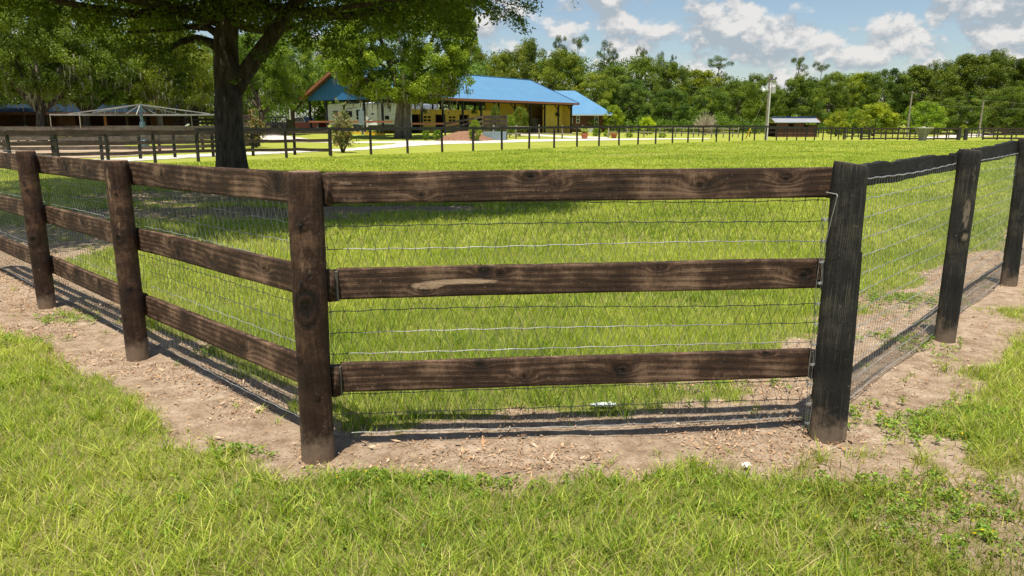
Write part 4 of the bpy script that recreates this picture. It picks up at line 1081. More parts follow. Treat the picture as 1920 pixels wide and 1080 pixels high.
    for (x0, y0, x1, y1, sag) in ((880, -20, 950, 30, 4), (900, -15, 985, 58, 8), (905, -10, 1012, 15, 6), (940, 10, 992, 62, 0), (890, -5, 935, 26, 4), (930, -30, 1008, 2, 4), (960, 20, 985, 45, 0), (1065, -30, 1076, 8, 0), (905, 5, 935, 38, 3), (950, -20, 1003, 22, 3)):
        L = 20; pts = []
        for i in range(L + 1):
            s_ = i / L; p = W(x0 + (x1 - x0) * s_, y0 + (y1 - y0) * s_ + sag * math.sin(s_ * 3.1), 14.0 - .4 * math.sin(s_ * 2 + x0)); pts.append(tuple(p))
            if i > 5 or x0 < 1000: P_ += [p + rng.normal(0, .05, 3) for _ in range(8 if x0 < 1000 else 1)]
        tw.tube(pts, [.012 - .010 * i / L for i in range(L + 1)], 4)
    link('twig', tw.mesh('twig'), 'bark', t)
    P_ = np.array(P_); Q3 = leaf_quads(P_, .075, .026, np.array([0, 0, .6]), rng, droop=.35); C3 = np.tile(GREENS[1], (len(P_), 1)) * rng.uniform(.7, 1.5, (len(P_), 1))
    me = quads_mesh('crown', np.concatenate([Q, Q2, Q3]), np.concatenate([C, C2, C3])); me.materials.append(M['leaf'])
    o = link('crown', me, None, t); o.color = (1.02, 1.1, .88, 1)
shade_oak()

def barn_oak():
    rng = np.random.default_rng(33); Y0 = 71.0; bx = at(757, Y0); z0 = float(gz(bx, Y0))
    t = thing('moss_oak', 'tall live oak draped with grey moss hiding the middle of the blue barn roof', 'tree', (bx, Y0, z0))
    def W(px, py, Y=Y0): return np.array([at(px, Y, py) - bx, Y - Y0, zp(py, Y) - z0])
    mb = MB()
    mb.tube([W(749, 262) * [1, 1, 0] - [0, 0, .2], W(748, 230), W(751, 195), W(742, 150), W(720, 90), W(700, 40)], [.52, .42, .36, .3, .2, .1], 12)
    mb.tube([W(763, 262) * [1, 1, 0] - [0, 0, .2], W(762, 225), W(764, 190), W(775, 150), W(800, 100), W(820, 50)], [.50, .40, .36, .3, .2, .1], 12)
    for a_, b_ in (((750, 190), (660, 140)), ((765, 185), (850, 150)), ((750, 160), (690, 110)), ((770, 160), (830, 110)), ((757, 170), (757, 60))):
        limb(mb, W(*a_), W(*b_) + rng.normal(0, 1, 3) * [0, 1.5, 0], .22, .05, rng, 6, .1, 8)
    me = mb.mesh('trunk', True); me.materials.append(M['barkpale']); link('trunk', me, None, t)
    cl = []
    hb = [(620, 120), (636, 138), (652, 166), (690, 182), (740, 188), (800, 184), (840, 176), (872, 160)]
    while len(cl) < 560:
        px = rng.uniform(618, 886); py = rng.uniform(-60, 190); dep = 0.0
        q = ((px - 752) / 138) ** 2 + ((py - 85) / 118) ** 2
        if q > 1.0 or py > np.interp(px, [a for a, b in hb], [b for a, b in hb]): continue
        if q < .35 and rng.uniform() < .5: continue
        lim = 5.8 * math.sqrt(1 - q * .9); dep = rng.uniform(-lim, lim)
        if rng.uniform() < .45: dep = -abs(dep)
        cl.append((*W(px, py, Y0 + dep), rng.uniform(.45, 1.0)))
    for px, py, r in ((880, 152, .6), (868, 140, .8), (856, 168, .6), (877, 172, .35), (655, 168, .5), (642, 138, .5), (618, 116, .5), (700, 182, .6), (772, 186, .6), (812, 186, .6), (869, 30, .8), (862, 60, .7), (874, 10, .8)):
        cl.append((*W(px, py, Y0 - 2 + rng.uniform(-2, 2)), r))
    Q, C = clump_leaves(cl, 290, .20, rng, tone=(1.9, 1.5)); me = quads_mesh('crown', Q, C); me.materials.append(M['leaf'])
    o = link('crown', me, None, t); o.color = (1.25, 1.38, .85, 1)
    n = 520; c = np.array(cl); lo = c[(c[:, 2] < 5.6)]; i = rng.integers(0, len(lo), n); Pm = lo[i, :3] + rng.normal(0, .5, (n, 3)) - [0, 0, .3]
    Qm, Cm = moss_quads(Pm, rng.uniform(.25, .75, n), rng)
    n2 = 90; i = rng.integers(0, len(c), n2); Qn, Cn = moss_quads(c[i, :3] + rng.normal(0, .5, (n2, 3)) - [0, .5, 0], rng.uniform(.5, 1.3, n2), rng)
    me = quads_mesh('hanging_moss', np.concatenate([Qm, Qn]), np.concatenate([Cm, Cn]) * np.array([.95, .88, .80])); me.materials.append(M['moss']); link('hanging_moss', me, None, t)['kind'] = 'stuff'
barn_oak()

def sapling(px, pyb, ytop, hw, label, seed, pal):
    x, Y = G(px, pyb); rng = np.random.default_rng(seed); H = zp(ytop, Y) - float(gz(x, Y)); w = hw * Y / F
    t = thing('magnolia_sapling', label, 'sapling', (x, Y, float(gz(x, Y))), 0, 'young magnolias by the drive'); mb = MB(); P_ = []
    tops = []
    for q in range(9):
        a = rng.uniform(0, 6.28); f = rng.uniform(.1, 1); e = (w * f * math.cos(a) * .8, w * f * math.sin(a) * .8, H * (1 - f * .55) * rng.uniform(.85, 1.0))
        if q == 0: e = (0, 0, H)
        pts = limb(mb, (rng.normal(0, .03), rng.normal(0, .03), -.05), e, .03, .008, rng, 7, .12, 6)
        for i, p in enumerate(pts[2:]): tops.append((np.array(p), .10 + .07 * (1 - i / 6)))
    for p, r in tops:
        for _ in range(5): 
            c = p + rng.normal(0, r * 1.3, 3); P_ += [c + rng.normal(0, .06, 3) for _ in range(9)]
    P_ = np.array(P_); P_ = P_[P_[:, 2] > H * .13]
    mb.build('stem', 'bark', t, smooth=True)
    Q = leaf_quads(P_, .15, .06, np.array([0, 0, .3]), rng); pl = np.array(pal); C = pl[rng.integers(0, len(pl), len(P_))] * rng.uniform(.75, 1.2, (len(P_), 1))
    me = quads_mesh('leaves', Q, C); me.materials.append(M['leaf']); link('leaves', me, None, t)
pal = [(.10, .16, .04), (.07, .11, .03), (.30, .30, .12), (.42, .34, .20), (.38, .20, .09), (.13, .19, .05)]
sapling(643, 286.5, 196, 30, 'young magnolia with cream-tipped leaves on the near edge of the drive', 3, pal)
sapling(482, 277, 205, 25, 'young magnolia with rusty new leaves just right of the big shade tree', 5, [(.08, .13, .03), (.06, .10, .025), (.20, .22, .08), (.45, .20, .08), (.36, .28, .14)])

def bare_bush():
    rng = np.random.default_rng(9); Y = 118; x = at(1323, Y)
    t = thing('bare_bush', 'leafless pale twiggy bush in front of the dark wood', 'bush', (x, Y, -.3)); mb = MB()
    for q in range(150):
        a = rng.uniform(0, 6.28); r = 2.1 * math.sqrt(rng.uniform(.05, 1)); z = 3.7 * math.sqrt(max(0.05, 1 - (r / 2.3) ** 2)) * rng.uniform(.7, 1.05)
        limb(mb, (r * .1 * math.cos(a), r * .1 * math.sin(a), rng.uniform(.1, .9)), (r * math.cos(a), r * math.sin(a), z), .035, .012, rng, 4, .12, 4)
    mb.tube([(0, 0, -.2), (0, 0, 1.1)], [.14, .08], 8); mb.build('branches', 'bare', t)
bare_bush()

# ------------------------------------------------------------------ far fences
def rail_fence(name, label, pts, H, rails, mp, mr, pw=.13, rh=.14, z0s=None, wires=False, group=None, top_over=.02, capmat=None):
    """pts: ground points of the posts; rails: heights of the rail tops"""
    t = thing(name, label, 'fence', (pts[0][0], pts[0][1], float(gz(*pts[0]))), 0, group); rs = random.Random(len(label))
    o = Vector(t.location)
    for (x, y) in pts:
        z = float(gz(x, y)); h = H * rs.uniform(.98, 1.04); lx, ly = rs.uniform(-.03, .03), rs.uniform(-.03, .03)
        MB().tube([(0, 0, -.1), (lx, ly, h)], [pw * .52, pw * .48], 8).build('post', mp, t, Vector((x, y, z)) - o)
    for i in range(len(pts) - 1):
        (x0, y0), (x1, y1) = pts[i], pts[i + 1]; d = Vector((x1 - x0, y1 - y0, 0)).normalized(); nrm = Vector((d.y, -d.x, 0)) * (pw * .5 + .02)
        if nrm.y > 0: nrm = -nrm
        for r_ in rails:
            za = float(gz(x0, y0)) + r_ - rh / 2 + rs.uniform(-.02, .02); zb = float(gz(x1, y1)) + r_ - rh / 2 + rs.uniform(-.02, .02)
            mid = (Vector((x0, y0, za)) + Vector((x1, y1, zb))) / 2 + Vector((0, 0, -rs.uniform(0, .025)))
            m_ = MB().bar(Vector((x0, y0, za)) + nrm - o, mid + nrm - o, .035, rh).bar(mid + nrm - o, Vector((x1, y1, zb)) + nrm - o, .035, rh)
            m_.build('rail', mr, t)
        if wires:
            w = MB()
            for k in range(12):
                z = .08 + k * .1; w.tube([Vector((x0, y0, float(gz(x0, y0)) + z)) - nrm * .3 - o, Vector((x1, y1, float(gz(x1, y1)) + z)) - nrm * .3 - o], .0022, 3, cap=False)
            L = math.hypot(x1 - x0, y1 - y0); n = int(L / .10)
            for k in range(1, n):
                s_ = k / n; w.tube([Vector((x0 + (x1 - x0) * s_, y0 + (y1 - y0) * s_, .05)) - nrm * .3 - o, Vector((x0 + (x1 - x0) * s_, y0 + (y1 - y0) * s_, 1.2)) - nrm * .3 - o], .0014, 3, cap=False)
            w.build('wire_mesh', 'galv', t)
    return t

def line_pts(a, b, n): return [(a[0] + (b[0] - a[0]) * i / n, a[1] + (b[1] - a[1]) * i / n) for i in range(n + 1)]

def far_fences():
    X0, Y0, u, v = -9.6, 36.0, .675, .738
    pts = []
    for px, Y in ((-80, 28.0), (18, 28.6), (109, 29.3), (202, 30.0), (290, 30.7), (371, 31.7), (454, 33.2), (537, 34.8)): pts.append((at(px, Y, 290), Y))
    for px in (619.5, 695, 764, 829, 887, 941, 992, 1039, 1082, 1123, 1160.5, 1196, 1229, 1260.5, 1289.5, 1317, 1342.5, 1367, 1391.5, 1413.6, 1435, 1454.8, 1474.6, 1492.7, 1509.6, 1526, 1541.7, 1557, 1571, 1584):
        d = ray(px, 270); k = d[0] / d[1]; s_ = (k * Y0 - X0) / (u - k * v); pts.append((X0 + u * s_, Y0 + v * s_))
    nleft = 6
    rail_fence('far_fence', 'long black one-rail fence crossing the far side of the paddock', pts[nleft - 1:], 1.33, (1.38,), 'farblack', 'farblack', .13, .15)
    rail_fence('mesh_rail_fence', 'black rail fence with wire mesh at far left, beyond the brown board fence', pts[:nleft], 1.30, (1.33,), 'farblack', 'farbrown', .13, .17, wires=True)
    # three-board fence along the drive behind it
    p2 = [(at(px, Y, 290), Y) for px, Y in ((-60, 32.0), (101, 32.6), (191, 33.4), (263, 34.6), (328, 35.8), (400, 36.8), (475, 37.8), (553, 38.9), (619, 38.4))]
    rail_fence('paddock_fence', 'dark brown three-board fence between the big shade tree and the drive', p2, 1.25, (1.22, .80, .36), 'farblack', 'farbrown', .15, .15)
    # round pen of grey boards
    cxr, cyr = at(190, 50), 50.5; rp = [(cxr + 9.6 * math.cos(a), cyr + 8.3 * math.sin(a)) for a in np.linspace(0, 2 * math.pi, 23)]
    rail_fence('round_pen', 'weathered grey board pen around the horse walker', rp, 1.38, (1.36, 1.10, .84, .58, .32), 'fargrey', 'fargrey', .18, .20)
    p3 = line_pts((at(-40, 62), 62), (at(205, 63), 63), 7); rail_fence('stable_fence', 'low dark board fence before the stable at far left', p3, 1.2, (1.2, .8, .45), 'farbrown', 'farbrown', .15, .16)
    p4 = line_pts((at(222, 64), 64), (at(404, 66), 66), 6); rail_fence('yard_fence', 'dark board fence right behind the hub of the horse walker', p4, 1.25, (1.25, .85, .5), 'farbrown', 'fargrey', .15, .18)
    p5 = line_pts((at(330, 72), 72), (at(470, 74), 74), 5); rail_fence('tall_pen', 'tall brown board pen between the stable and the big shade tree', p5, 2.1, (2.1, 1.75, 1.4, 1.05, .7, .4), 'farbrown', 'farbrown', .16, .2)
    # close-boarded enclosure
    a, b = (at(452, 84), 84.0), (at(541, 85), 85.0); z = float(gz(*a)); t = thing('board_pen', 'dark upright-boarded enclosure left of the red pickup', 'pen', (*a, z)); L = math.dist(a, b)
    m_ = MB(); k = 0.0
    while k < L: m_.box(k, k + .17, -.015 + .006 * (int(k * 7) % 3), .015 + .006 * (int(k * 7) % 3), 0, 1.25 + .02 * math.sin(k * 9)); k += .185
    m_.build('boards', 'farblack', t); 
    for q in range(5): MB().box(-.07, .07, .03, .17, -.1, 1.75).build('post', 'farblack', t, (L * q / 4, 0, 0))
    MB().box(0, L, .02, .14, 1.66, 1.80).build('rail', 'farblack', t); MB().box(L - .03, L + .03, 0, 3, 0, 1.5).build('side_panel', 'farblack', t)
    # pale split rail fence in front of the annex
    p6 = [G(px, 260.2) for px in (925, 967.5, 1011, 1054, 1092)]
    rail_fence('split_rail_fence', 'pale weathered split-rail fence in front of the yellow wall', p6, 1.3, (1.15, .55), 'farpale', 'farpale', .15, .13)
    p7 = [(at(px, Y, 258), Y) for px, Y in ((1140.5, 84), (1175.5, 86), (1207, 88), (1237, 90), (1266, 92), (1300, 94), (1334, 96), (1356, 98), (1384, 99))]
    rail_fence('grey_rail_fence', 'pale grey two-rail fence right of the terracotta pots', p7, 1.25, (1.18, .62), 'farpale', 'farpale', .15, .13)
    p8 = line_pts((at(1150, 104), 104), (at(1600, 104), 104), 14); rail_fence('back_field_fence', 'dark fence far behind, running toward the tin-roofed shelter', p8, 1.2, (1.2, .7), 'farblack', 'farblack', .14, .12)
    # right hand paddocks
    p9 = line_pts((at(1622, 86), 86.5), (at(1800, 85), 85.0), 8); rail_fence('brown_paddock_fence', 'brown board fence behind the concrete hopper', p9, 1.35, (1.33, .78, .25), 'farblack', 'farbrown', .16, .17)
    p10 = line_pts((at(1846, 86), 86), (at(2010, 84), 84), 6); rail_fence('edge_paddock_fence', 'dark brown board fence at the far right edge', p10, 1.40, (1.36, 1.08, .72, .3), 'farblack', 'farbrown', .17, .2)
    p11 = line_pts((at(1590, 98), 98), (at(1950, 99), 99), 17); rail_fence('rear_paddock_fence', 'black two-rail fence further back at right, before the sand track', p11, 1.25, (1.22, .66), 'farblack', 'farblack', .13, .12)
    p12 = line_pts((at(1584, 88), 88), (at(1632, 86.6), 86.6), 3); rail_fence('corner_gate_fence', 'short black fence with heavy gate posts where the paddock fences meet', p12, 1.35, (1.34, .9, .45), 'farblack', 'farblack', .2, .1)
    # pipe gate
    g0 = Vector((at(1800, 85), 85, -.33)); g1 = Vector((at(1843, 86), 86, -.33)); t = thing('farm_gate', 'thin dark metal farm gate between the two right hand paddock fences', 'gate', g0)
    d = g1 - g0; MB().box(-.16, .16, -.16, .16, -.1, 1.4).build('gate_post', 'farblack', t); MB().box(-.16, .16, -.16, .16, -.1, 1.3).build('gate_post', 'farblack', t, d * .30)
    m_ = MB()
    for z_ in (.25, .5, .75, 1.0, 1.2): m_.bar((d * .33) + Vector((0, 0, z_)), d + Vector((0, 0, z_)), .04)
    for s_ in (.34, .55, .78, .99): m_.bar(d * s_ + Vector((0, 0, .25)), d * s_ + Vector((0, 0, 1.2)), .045)
    m_.build('bars', 'steelblk', t)
far_fences()

# ------------------------------------------------------------------ barn
FLx, FLy = -12.2, 83.0; BA = math.atan2(.827, .561); BZ = .36
ax_, ay_ = math.cos(BA), math.sin(BA)
def bl(px, yl, py=220):
    """local x on the barn's line y=yl that is seen at photo column px"""
    d = ray(px, py); k = d[0] / d[1]; ox = FLx - ay_ * yl; oy = FLy + ax_ * yl
    return (k * oy - ox) / (ax_ - k * ay_)
def blz(py, px, yl):
    x = bl(px, yl, py); Y = FLy + ay_ * x + ax_ * yl
    return zp(py, Y) - BZ

def barn():
    t = thing('barn', 'long open-sided yellow horse barn under a bright blue metal roof', 'barn', (FLx, FLy, BZ), BA)
    L = 38.3; ye, yr, yb = -.7, 8.0, 14.6; ze, zr_ = 3.98, 7.55
    def slab(y0, z0, y1, z1, name, mat, th=.10, x0=-.65, x1=L):
        m_ = MB(); m_.add([(x0, y0, z0), (x1, y0, z0), (x1, y1, z1), (x0, y1, z1), (x0, y0, z0 - th), (x1, y0, z0 - th), (x1, y1, z1 - th), (x0, y1, z1 - th)],
                          [(0, 1, 2, 3), (7, 6, 5, 4), (0, 4, 5, 1), (1, 5, 6, 2), (2, 6, 7, 3), (3, 7, 4, 0)])
        return m_.build(name, mat, t)
    r1 = slab(ye, ze, yr, zr_, 'roof', 'roofblue'); r1['label'] = 'sunlit front roof slope'
    slab(yb, ze, yr, zr_, 'roof', 'roofblue')
    MB().box(-.67, L + .02, yr - .2, yr + .2, zr_ - .02, zr_ + .06).build('ridge_cap', 'roofblue', t)
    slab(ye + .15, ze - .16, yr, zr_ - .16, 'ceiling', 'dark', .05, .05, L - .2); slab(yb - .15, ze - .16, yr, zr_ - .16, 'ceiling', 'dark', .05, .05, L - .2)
    MB().box(-.65, L, ye - .07, ye - .005, ze - .26, ze + .02).build('fascia', 'fascia', t)
    MB().bar((-.71, ye, ze - .06), (-.71, yr, zr_ - .06), .10, .32, up=(0, 0, 1)).bar((-.71, yb, ze - .06), (-.71, yr, zr_ - .06), .10, .32).build('rake_board', 'fascia', t)
    m_ = MB()
    for k in range(16):
        f = (k + .5) / 16; m_.box(-.62, -.08, yb + (yr - yb) * f - .05, yb + (yr - yb) * f + .05, ze + (zr_ - ze) * f - .28, ze + (zr_ - ze) * f - .12)
    m_.build('purlin_ends', 'fascia', t)
    MB().bar((L + .04, ye, ze - .06), (L + .04, yr, zr_ - .06), .06, .26).build('rake_board', 'bluetrim', t)
    # gable sheeting at the left end
    m_ = MB(); y0, y1, zz = .1, 14.0, 3.72
    m_.add([(-.05, y0, zz), (-.05, y1, zz), (-.05, y1, ze + .02), (-.05, yr, zr_ - .22), (-.05, y0, ze + .10), (.0, y0, zz), (.0, y1, zz), (.0, y1, ze + .02), (.0, yr, zr_ - .22), (.0, y0, ze + .10)],
           [(4, 3, 2, 1, 0), (5, 6, 7, 8, 9), (0, 1, 6, 5), (1, 2, 7, 6), (4, 0, 5, 9)]); m_.build('gable_wall', 'gableblue', t)
    # posts + braces
    for y in (14.0, 11.2, 8.3, 5.2, 2.4): MB().box(.0, .2, y - .1, y + .1, -.6, 3.75 if y != 8.3 else 3.75).build('post', 'steelblk', t)
    for k in range(11):
        x = .1 + 3.72 * k; MB().box(x - .09, x + .09, -.1, .1, -.8, 3.86).build('post', 'steelblk', t)
        if k: MB().bar((x, 0, 2.9), (x - 1.3, 0, 3.72), .1).build('brace', 'steelblk', t)
    MB().box(0, L - .5, -.08, .08, 3.62, 3.82).build('beam', 'steelblk', t)
    for k in range(10):
        x = 2 + 3.72 * k; MB().box(x - .08, x + .08, 7.9, 8.1, 2.8, 7.2).build('post', 'steelblk', t)
    for k in range(11): MB().box(.1 + 3.72 * k - .09, .1 + 3.72 * k + .09, 13.9, 14.1, -.8, 3.86).build('post', 'steelblk', t)
    # hitching rail
    MB().box(-.45, -.33, .6, 13.8, 1.22, 1.42).build('hitching_rail', 'fascia', t); MB().box(.3, 9.5, -.55, -.43, 1.0, 1.2).build('hitching_rail', 'fascia', t)
    # row of stalls
    yl = 2.6; h = 2.75; doors = [(bl(770, yl), bl(787, yl)), (bl(817, yl), bl(834, yl)), (bl(862, yl), bl(878, yl))]; xs = 3.7; xe = bl(938, yl)
    cut = xs; m_ = MB()
    for a, b in doors: m_.box(cut, a, yl, yl + .2, -.8, h); m_.box(a, b, yl, yl + .2, 2.15, h); cut = b
    wa, wb = bl(894, yl), bl(904, yl); m_.box(cut, wa, yl, yl + .2, -.8, h); m_.box(wa, wb, yl, yl + .2, -.8, 1.1); m_.box(wa, wb, yl, yl + .2, 2.0, h); m_.box(wb, xe, yl, yl + .2, -.8, h)
    m_.box(xs - .2, xs, yl, yl + 3.6, -.8, h); m_.build('stall_wall', 'yellow', t)
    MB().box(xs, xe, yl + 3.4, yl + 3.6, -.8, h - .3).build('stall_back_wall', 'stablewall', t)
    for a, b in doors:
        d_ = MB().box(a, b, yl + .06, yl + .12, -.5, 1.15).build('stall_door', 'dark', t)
        fr = MB().box(a - .06, a + .05, yl - .03, yl, -.5, 2.2).box(b - .05, b + .06, yl - .03, yl, -.5, 2.2).build('door_frame', 'steelblk', d_)
    for px in (801, 847.5):
        c = bl(px, yl); m_ = MB()
        for i in range(2):
            for j in range(3): m_.box(c - .62 + i * .72, c - .10 + i * .72, yl - .015, yl + .01, 1.0 + j * .36, 1.24 + j * .36)
        m_.build('vent', 'dark', t)
    # full-height tack room at the right end
    x0 = bl(938, 4.5); m_ = MB().box(xe, L - .9, 5.0, 5.2, -.8, 6.0); m_.build('rear_wall', 'yellow', t)
    x1 = bl(1031, .3); MB().box(L - 1.1, L - .9, .2, 5, -.8, 4.1).build('end_wall', 'yellow', t)
    MB().box(x1, L - 1.12, 1.4, 1.55, -.8, 4.2).build('tack_room_wall', 'yellow', t)
    MB().box(L - .88, L - .80, .1, .4, -.8, 3.8).build('corner_trim', 'fascia', t)
    MB().box(bl(1001, 4.8), bl(1008, 4.8), 4.3, 4.98, -.4, 1.9).build('white_cabinet', 'offwhite', t)
    MB().box(-1, L - 1, .5, 14, -.9, -.32).build('floor_slab', 'concrete', t)
    # hanging fern baskets are things of their own
    for i, (px, py, yl_, r, lab) in enumerate(((795, 207, .2, .42, 'hanging fern under the barn eave beside the big oak trunk'), (890, 209, .2, .40, 'hanging fern under the barn eave left of the mounting ramp'), (1045, 214, 1.2, .42, 'green wreath-like plant on the yellow wall at the barn\'s right end'))):
        x = bl(px, yl_, py); z = blz(py, px, yl_); wx, wy = FLx + ax_ * x - ay_ * yl_, FLy + ay_ * x + ax_ * yl_
        f = thing('fern_basket', lab, 'hanging plant', (wx, wy, z + BZ)); rng = np.random.default_rng(i + 50)
        MB().lathe([(.05, -.22), (.2, -.1), (.24, .02)], 10).build('basket', 'farbrown', f)
        MB().tube([(0, 0, 0), (0, 0, 1.1)], .012, 4).build('hanger', 'steelblk', f)
        Q, C = clump_leaves([(0, 0, 0, r), (.2, 0, -.15, r * .7), (-.2, .1, -.1, r * .7)], 160, .12, rng); me = quads_mesh('leaves', Q, C); me.materials.append(M['leaf']); link('leaves', me, None, f).color = (1, 1.1, .8, 1)
barn()

def trailer():
    """travel trailer parked across the left end of the barn"""
    base = Vector((FLx + ax_ * .75 - ay_ * .9, FLy + ay_ * .75 + ax_ * .9, BZ)); t = thing('travel_trailer', 'white travel trailer with grey skirt and dark swoosh stripes under the blue gable', 'trailer', base, BA + math.pi / 2)
    # local x runs along its length (towards the left), local y = 0 is its visible side (facing +y)
    L = 10.9; bz, tz = .75, 3.32
    m_ = MB(); prof = [(0, bz), (L - .7, bz), (L - .2, bz + .5), (L, bz + 1.2), (L - .15, tz - .1), (L - .5, tz), (.15, tz), (0, tz - .15)]
    vs = [(x, 0, z) for x, z in prof] + [(x, -2.4, z) for x, z in prof]; n = len(prof)
    m_.add(vs, [tuple(range(n - 1, -1, -1)), tuple(range(n, 2 * n))] + [(i, (i + 1) % n, n + (i + 1) % n, n + i) for i in range(n)]); m_.build('body', 'white', t)
    MB().box(.02, L - .75, -.02, .02, .35, 1.02).build('skirt', 'greytrim', t)
    so = MB().box(2.55, 5.1, 0.0, .45, .95, tz - .12).build('slide_out', 'white', t)
    def win(x0, x1, z0, z1, y=.0, bars=0):
        w = MB().box(x0, x1, y, y + .03, z0, z1).build('window', 'steelblk', t); m2 = MB()
        k = bars + 1
        for i in range(k): m2.box(x0 + .05 + (x1 - x0) * i / k, x0 - .04 + (x1 - x0) * (i + 1) / k, y + .031, y + .04, z0 + .05, z1 - .05)
        m2.build('pane', 'glass', w)
    win(9.15, 9.85, 2.0, 2.55); win(6.85, 7.75, 1.85, 2.5, bars=1); win(5.35, 6.15, 1.9, 2.62); win(5.35, 6.15, 1.55, 1.84); win(1.15, 1.75, 1.55, 1.95, bars=1)
    d = MB().box(3.95, 4.6, .452, .48, .75, 2.85).build('door', 'offwhite', t); MB().box(4.48, 4.54, .482, .50, 1.7, 1.85).build('handle', 'steelblk', d)
    def sw(pts, mat='stripe', y=.012, name='stripe'):
        m2 = MB(); n = len(pts); m2.add([(x, y, z) for x, z in pts] + [(x, y - .01, z) for x, z in pts], [tuple(range(n)), tuple(range(2 * n - 1, n - 1, -1))]); m2.build(name, mat, t)
    sw([(8.6, 1.15), (8.1, 1.75), (7.1, 2.15), (7.6, 1.75), (8.2, 1.3)]); sw([(6.6, 1.2), (6.0, 1.45), (5.2, 1.35), (5.9, 1.25)]); sw([(7.9, 2.78), (7.0, 2.86), (5.5, 2.98), (6.6, 2.82), (7.1, 2.72)], 'stripegrey')
    sw([(5.0, 1.25), (4.2, 1.5), (3.2, 1.75), (4.0, 1.4)], y=.47); sw([(5.0, 1.1), (3.9, 1.25), (2.8, 1.35), (3.9, 1.15)], y=.47, mat='stripegrey')
    sw([(.95, 2.05), (.1, 2.1), (.1, 2.18)], 'stripegrey'); sw([(1.2, 2.35), (1.05, 2.8), (1.1, 2.3)], 'stripegrey')
    m2 = MB()
    for k in range(3): m2.box(.75 + k * .28, .87 + k * .28, .012, .02, 3.03, 3.12)
    m2.box(4.62, 4.74, .452, .46, 2.70, 2.80); m2.build('emblem', 'red', t)
    m2 = MB(); m2.lathe([(.01, 0), (.30, .002), (.30, .01), (.01, .012)], 18); m2.v = [(1.08 + x, .012 + z, 2.82 + y * .32) for x, y, z in m2.v]; m2.build('emblem', 'stripe', t)
    m2 = MB(); m2.lathe([(.01, 0), (.26, .002), (.26, .01), (.01, .012)], 18); m2.v = [(3.2 + x, .462 + z, 2.15 + y * .32) for x, y, z in m2.v]; m2.build('emblem', 'stripe', t)
    m2 = MB(); m2.lathe([(.01, 0), (.30, .002), (.30, .01), (.01, .012)], 18); m2.v = [(.5 + x, .012 + z, 1.35 + y * .6) for x, y, z in m2.v]; m2.build('hatch', 'offwhite', t)
    for x in (5.6, 6.45):
        m2 = MB().lathe([(.05, 0), (.36, 0), (.38, .05), (.38, .2), (.05, .22)], 16); m2.v = [(x + a, -.18 + c, .38 + b) for a, b, c in m2.v]; w = m2.build('wheel', 'rubber', t)
        m2 = MB().lathe([(.02, 0), (.20, 0), (.20, .03), (.02, .06)], 12); m2.v = [(x + a, .05 + c, .38 + b) for a, b, c in m2.v]; m2.build('rim', 'white', w)
    for x in (3.0, 7.5): MB().box(x, x + 1.1, -1.8, -.8, tz, tz + .28).build('roof_vent', 'white', t)
    MB().bar((L - .3, -.8, .6), (L + .9, -1.2, .55), .12).bar((L - .3, -1.6, .6), (L + .9, -1.2, .55), .12).build('tow_hitch', 'steelblk', t)
trailer()

def horse_trailer():
    wx, wy = FLx + ax_ * 12 - ay_ * 15.6, FLy + ay_ * 12 + ax_ * 15.6
    t = thing('horse_trailer', 'long white trailer parked behind the yellow stalls, only its roof showing', 'trailer', (wx, wy, BZ), BA)
    MB().box(0, 13.5, 0, 2.4, .6, 3.75).build('body', 'white', t)
    for x in (1.2, 6.5, 11): MB().box(x, x + 1.2, .6, 1.7, 3.75, 4.12).build('air_conditioner', 'white', t)
    for x in (7, 8): 
        m2 = MB().lathe([(.05, 0), (.36, 0), (.36, .2), (.05, .22)], 14); m2.v = [(x + a, -.1 + c, .36 + b) for a, b, c in m2.v]; m2.build('wheel', 'rubber', t)
horse_trailer()

def pickup():
    Y = 96.0; x = at(574, Y); z = float(gz(x, Y)); t = thing('pickup_truck', 'dark red pickup truck with a white cab roof parked left of the barn', 'pickup truck', (x, Y, z), R(-28))
    body = [(-2.7, .55), (-2.7, 1.15), (-1.2, 1.22), (-.1, 1.22), (2.6, 1.18), (2.65, .55)]
    m_ = MB(); n = len(body); m_.add([(a, -.95, b) for a, b in body] + [(a, .95, b) for a, b in body], [tuple(range(n - 1, -1, -1)), tuple(range(n, 2 * n))] + [(i, (i + 1) % n, n + (i + 1) % n, n + i) for i in range(n)]); m_.build('body', 'red', t)
    cab = [(-1.5, 1.2), (-.95, 1.85), (.35, 1.88), (.75, 1.2)]; m_ = MB(); m_.add([(a, -.88, b) for a, b in cab] + [(a, .88, b) for a, b in cab], [(3, 2, 1, 0), (4, 5, 6, 7), (0, 1, 5, 4), (1, 2, 6, 5), (2, 3, 7, 6), (3, 0, 4, 7)]); m_.build('cab', 'offwhite', t)
    m_ = MB(); m_.add([(-1.3, -.89, 1.28), (-.88, -.89, 1.76), (.25, -.89, 1.78), (.55, -.89, 1.28)], [(3, 2, 1, 0)]); m_.add([(.78, -.8, 1.25), (.40, -.8, 1.82), (.40, .8, 1.82), (.78, .8, 1.25)], [(0, 1, 2, 3)]); m_.build('window', 'glass', t)
    MB().box(2.66, 2.78, -.95, .95, .5, .72).build('bumper', 'chrome', t)
    for s_ in (-.8, .8): MB().box(2.66, 2.70, s_ - .1, s_ + .1, .8, 1.1).build('tail_light', 'offwhite', t)
    for xx in (-1.8, 1.7):
        for s_ in (-.97, .75):
            m2 = MB().lathe([(.04, 0), (.38, 0), (.38, .22), (.04, .22)], 16); m2.v = [(xx + a, s_ + c, .38 + b) for a, b, c in m2.v]; m2.build('wheel', 'rubber', t)
pickup()

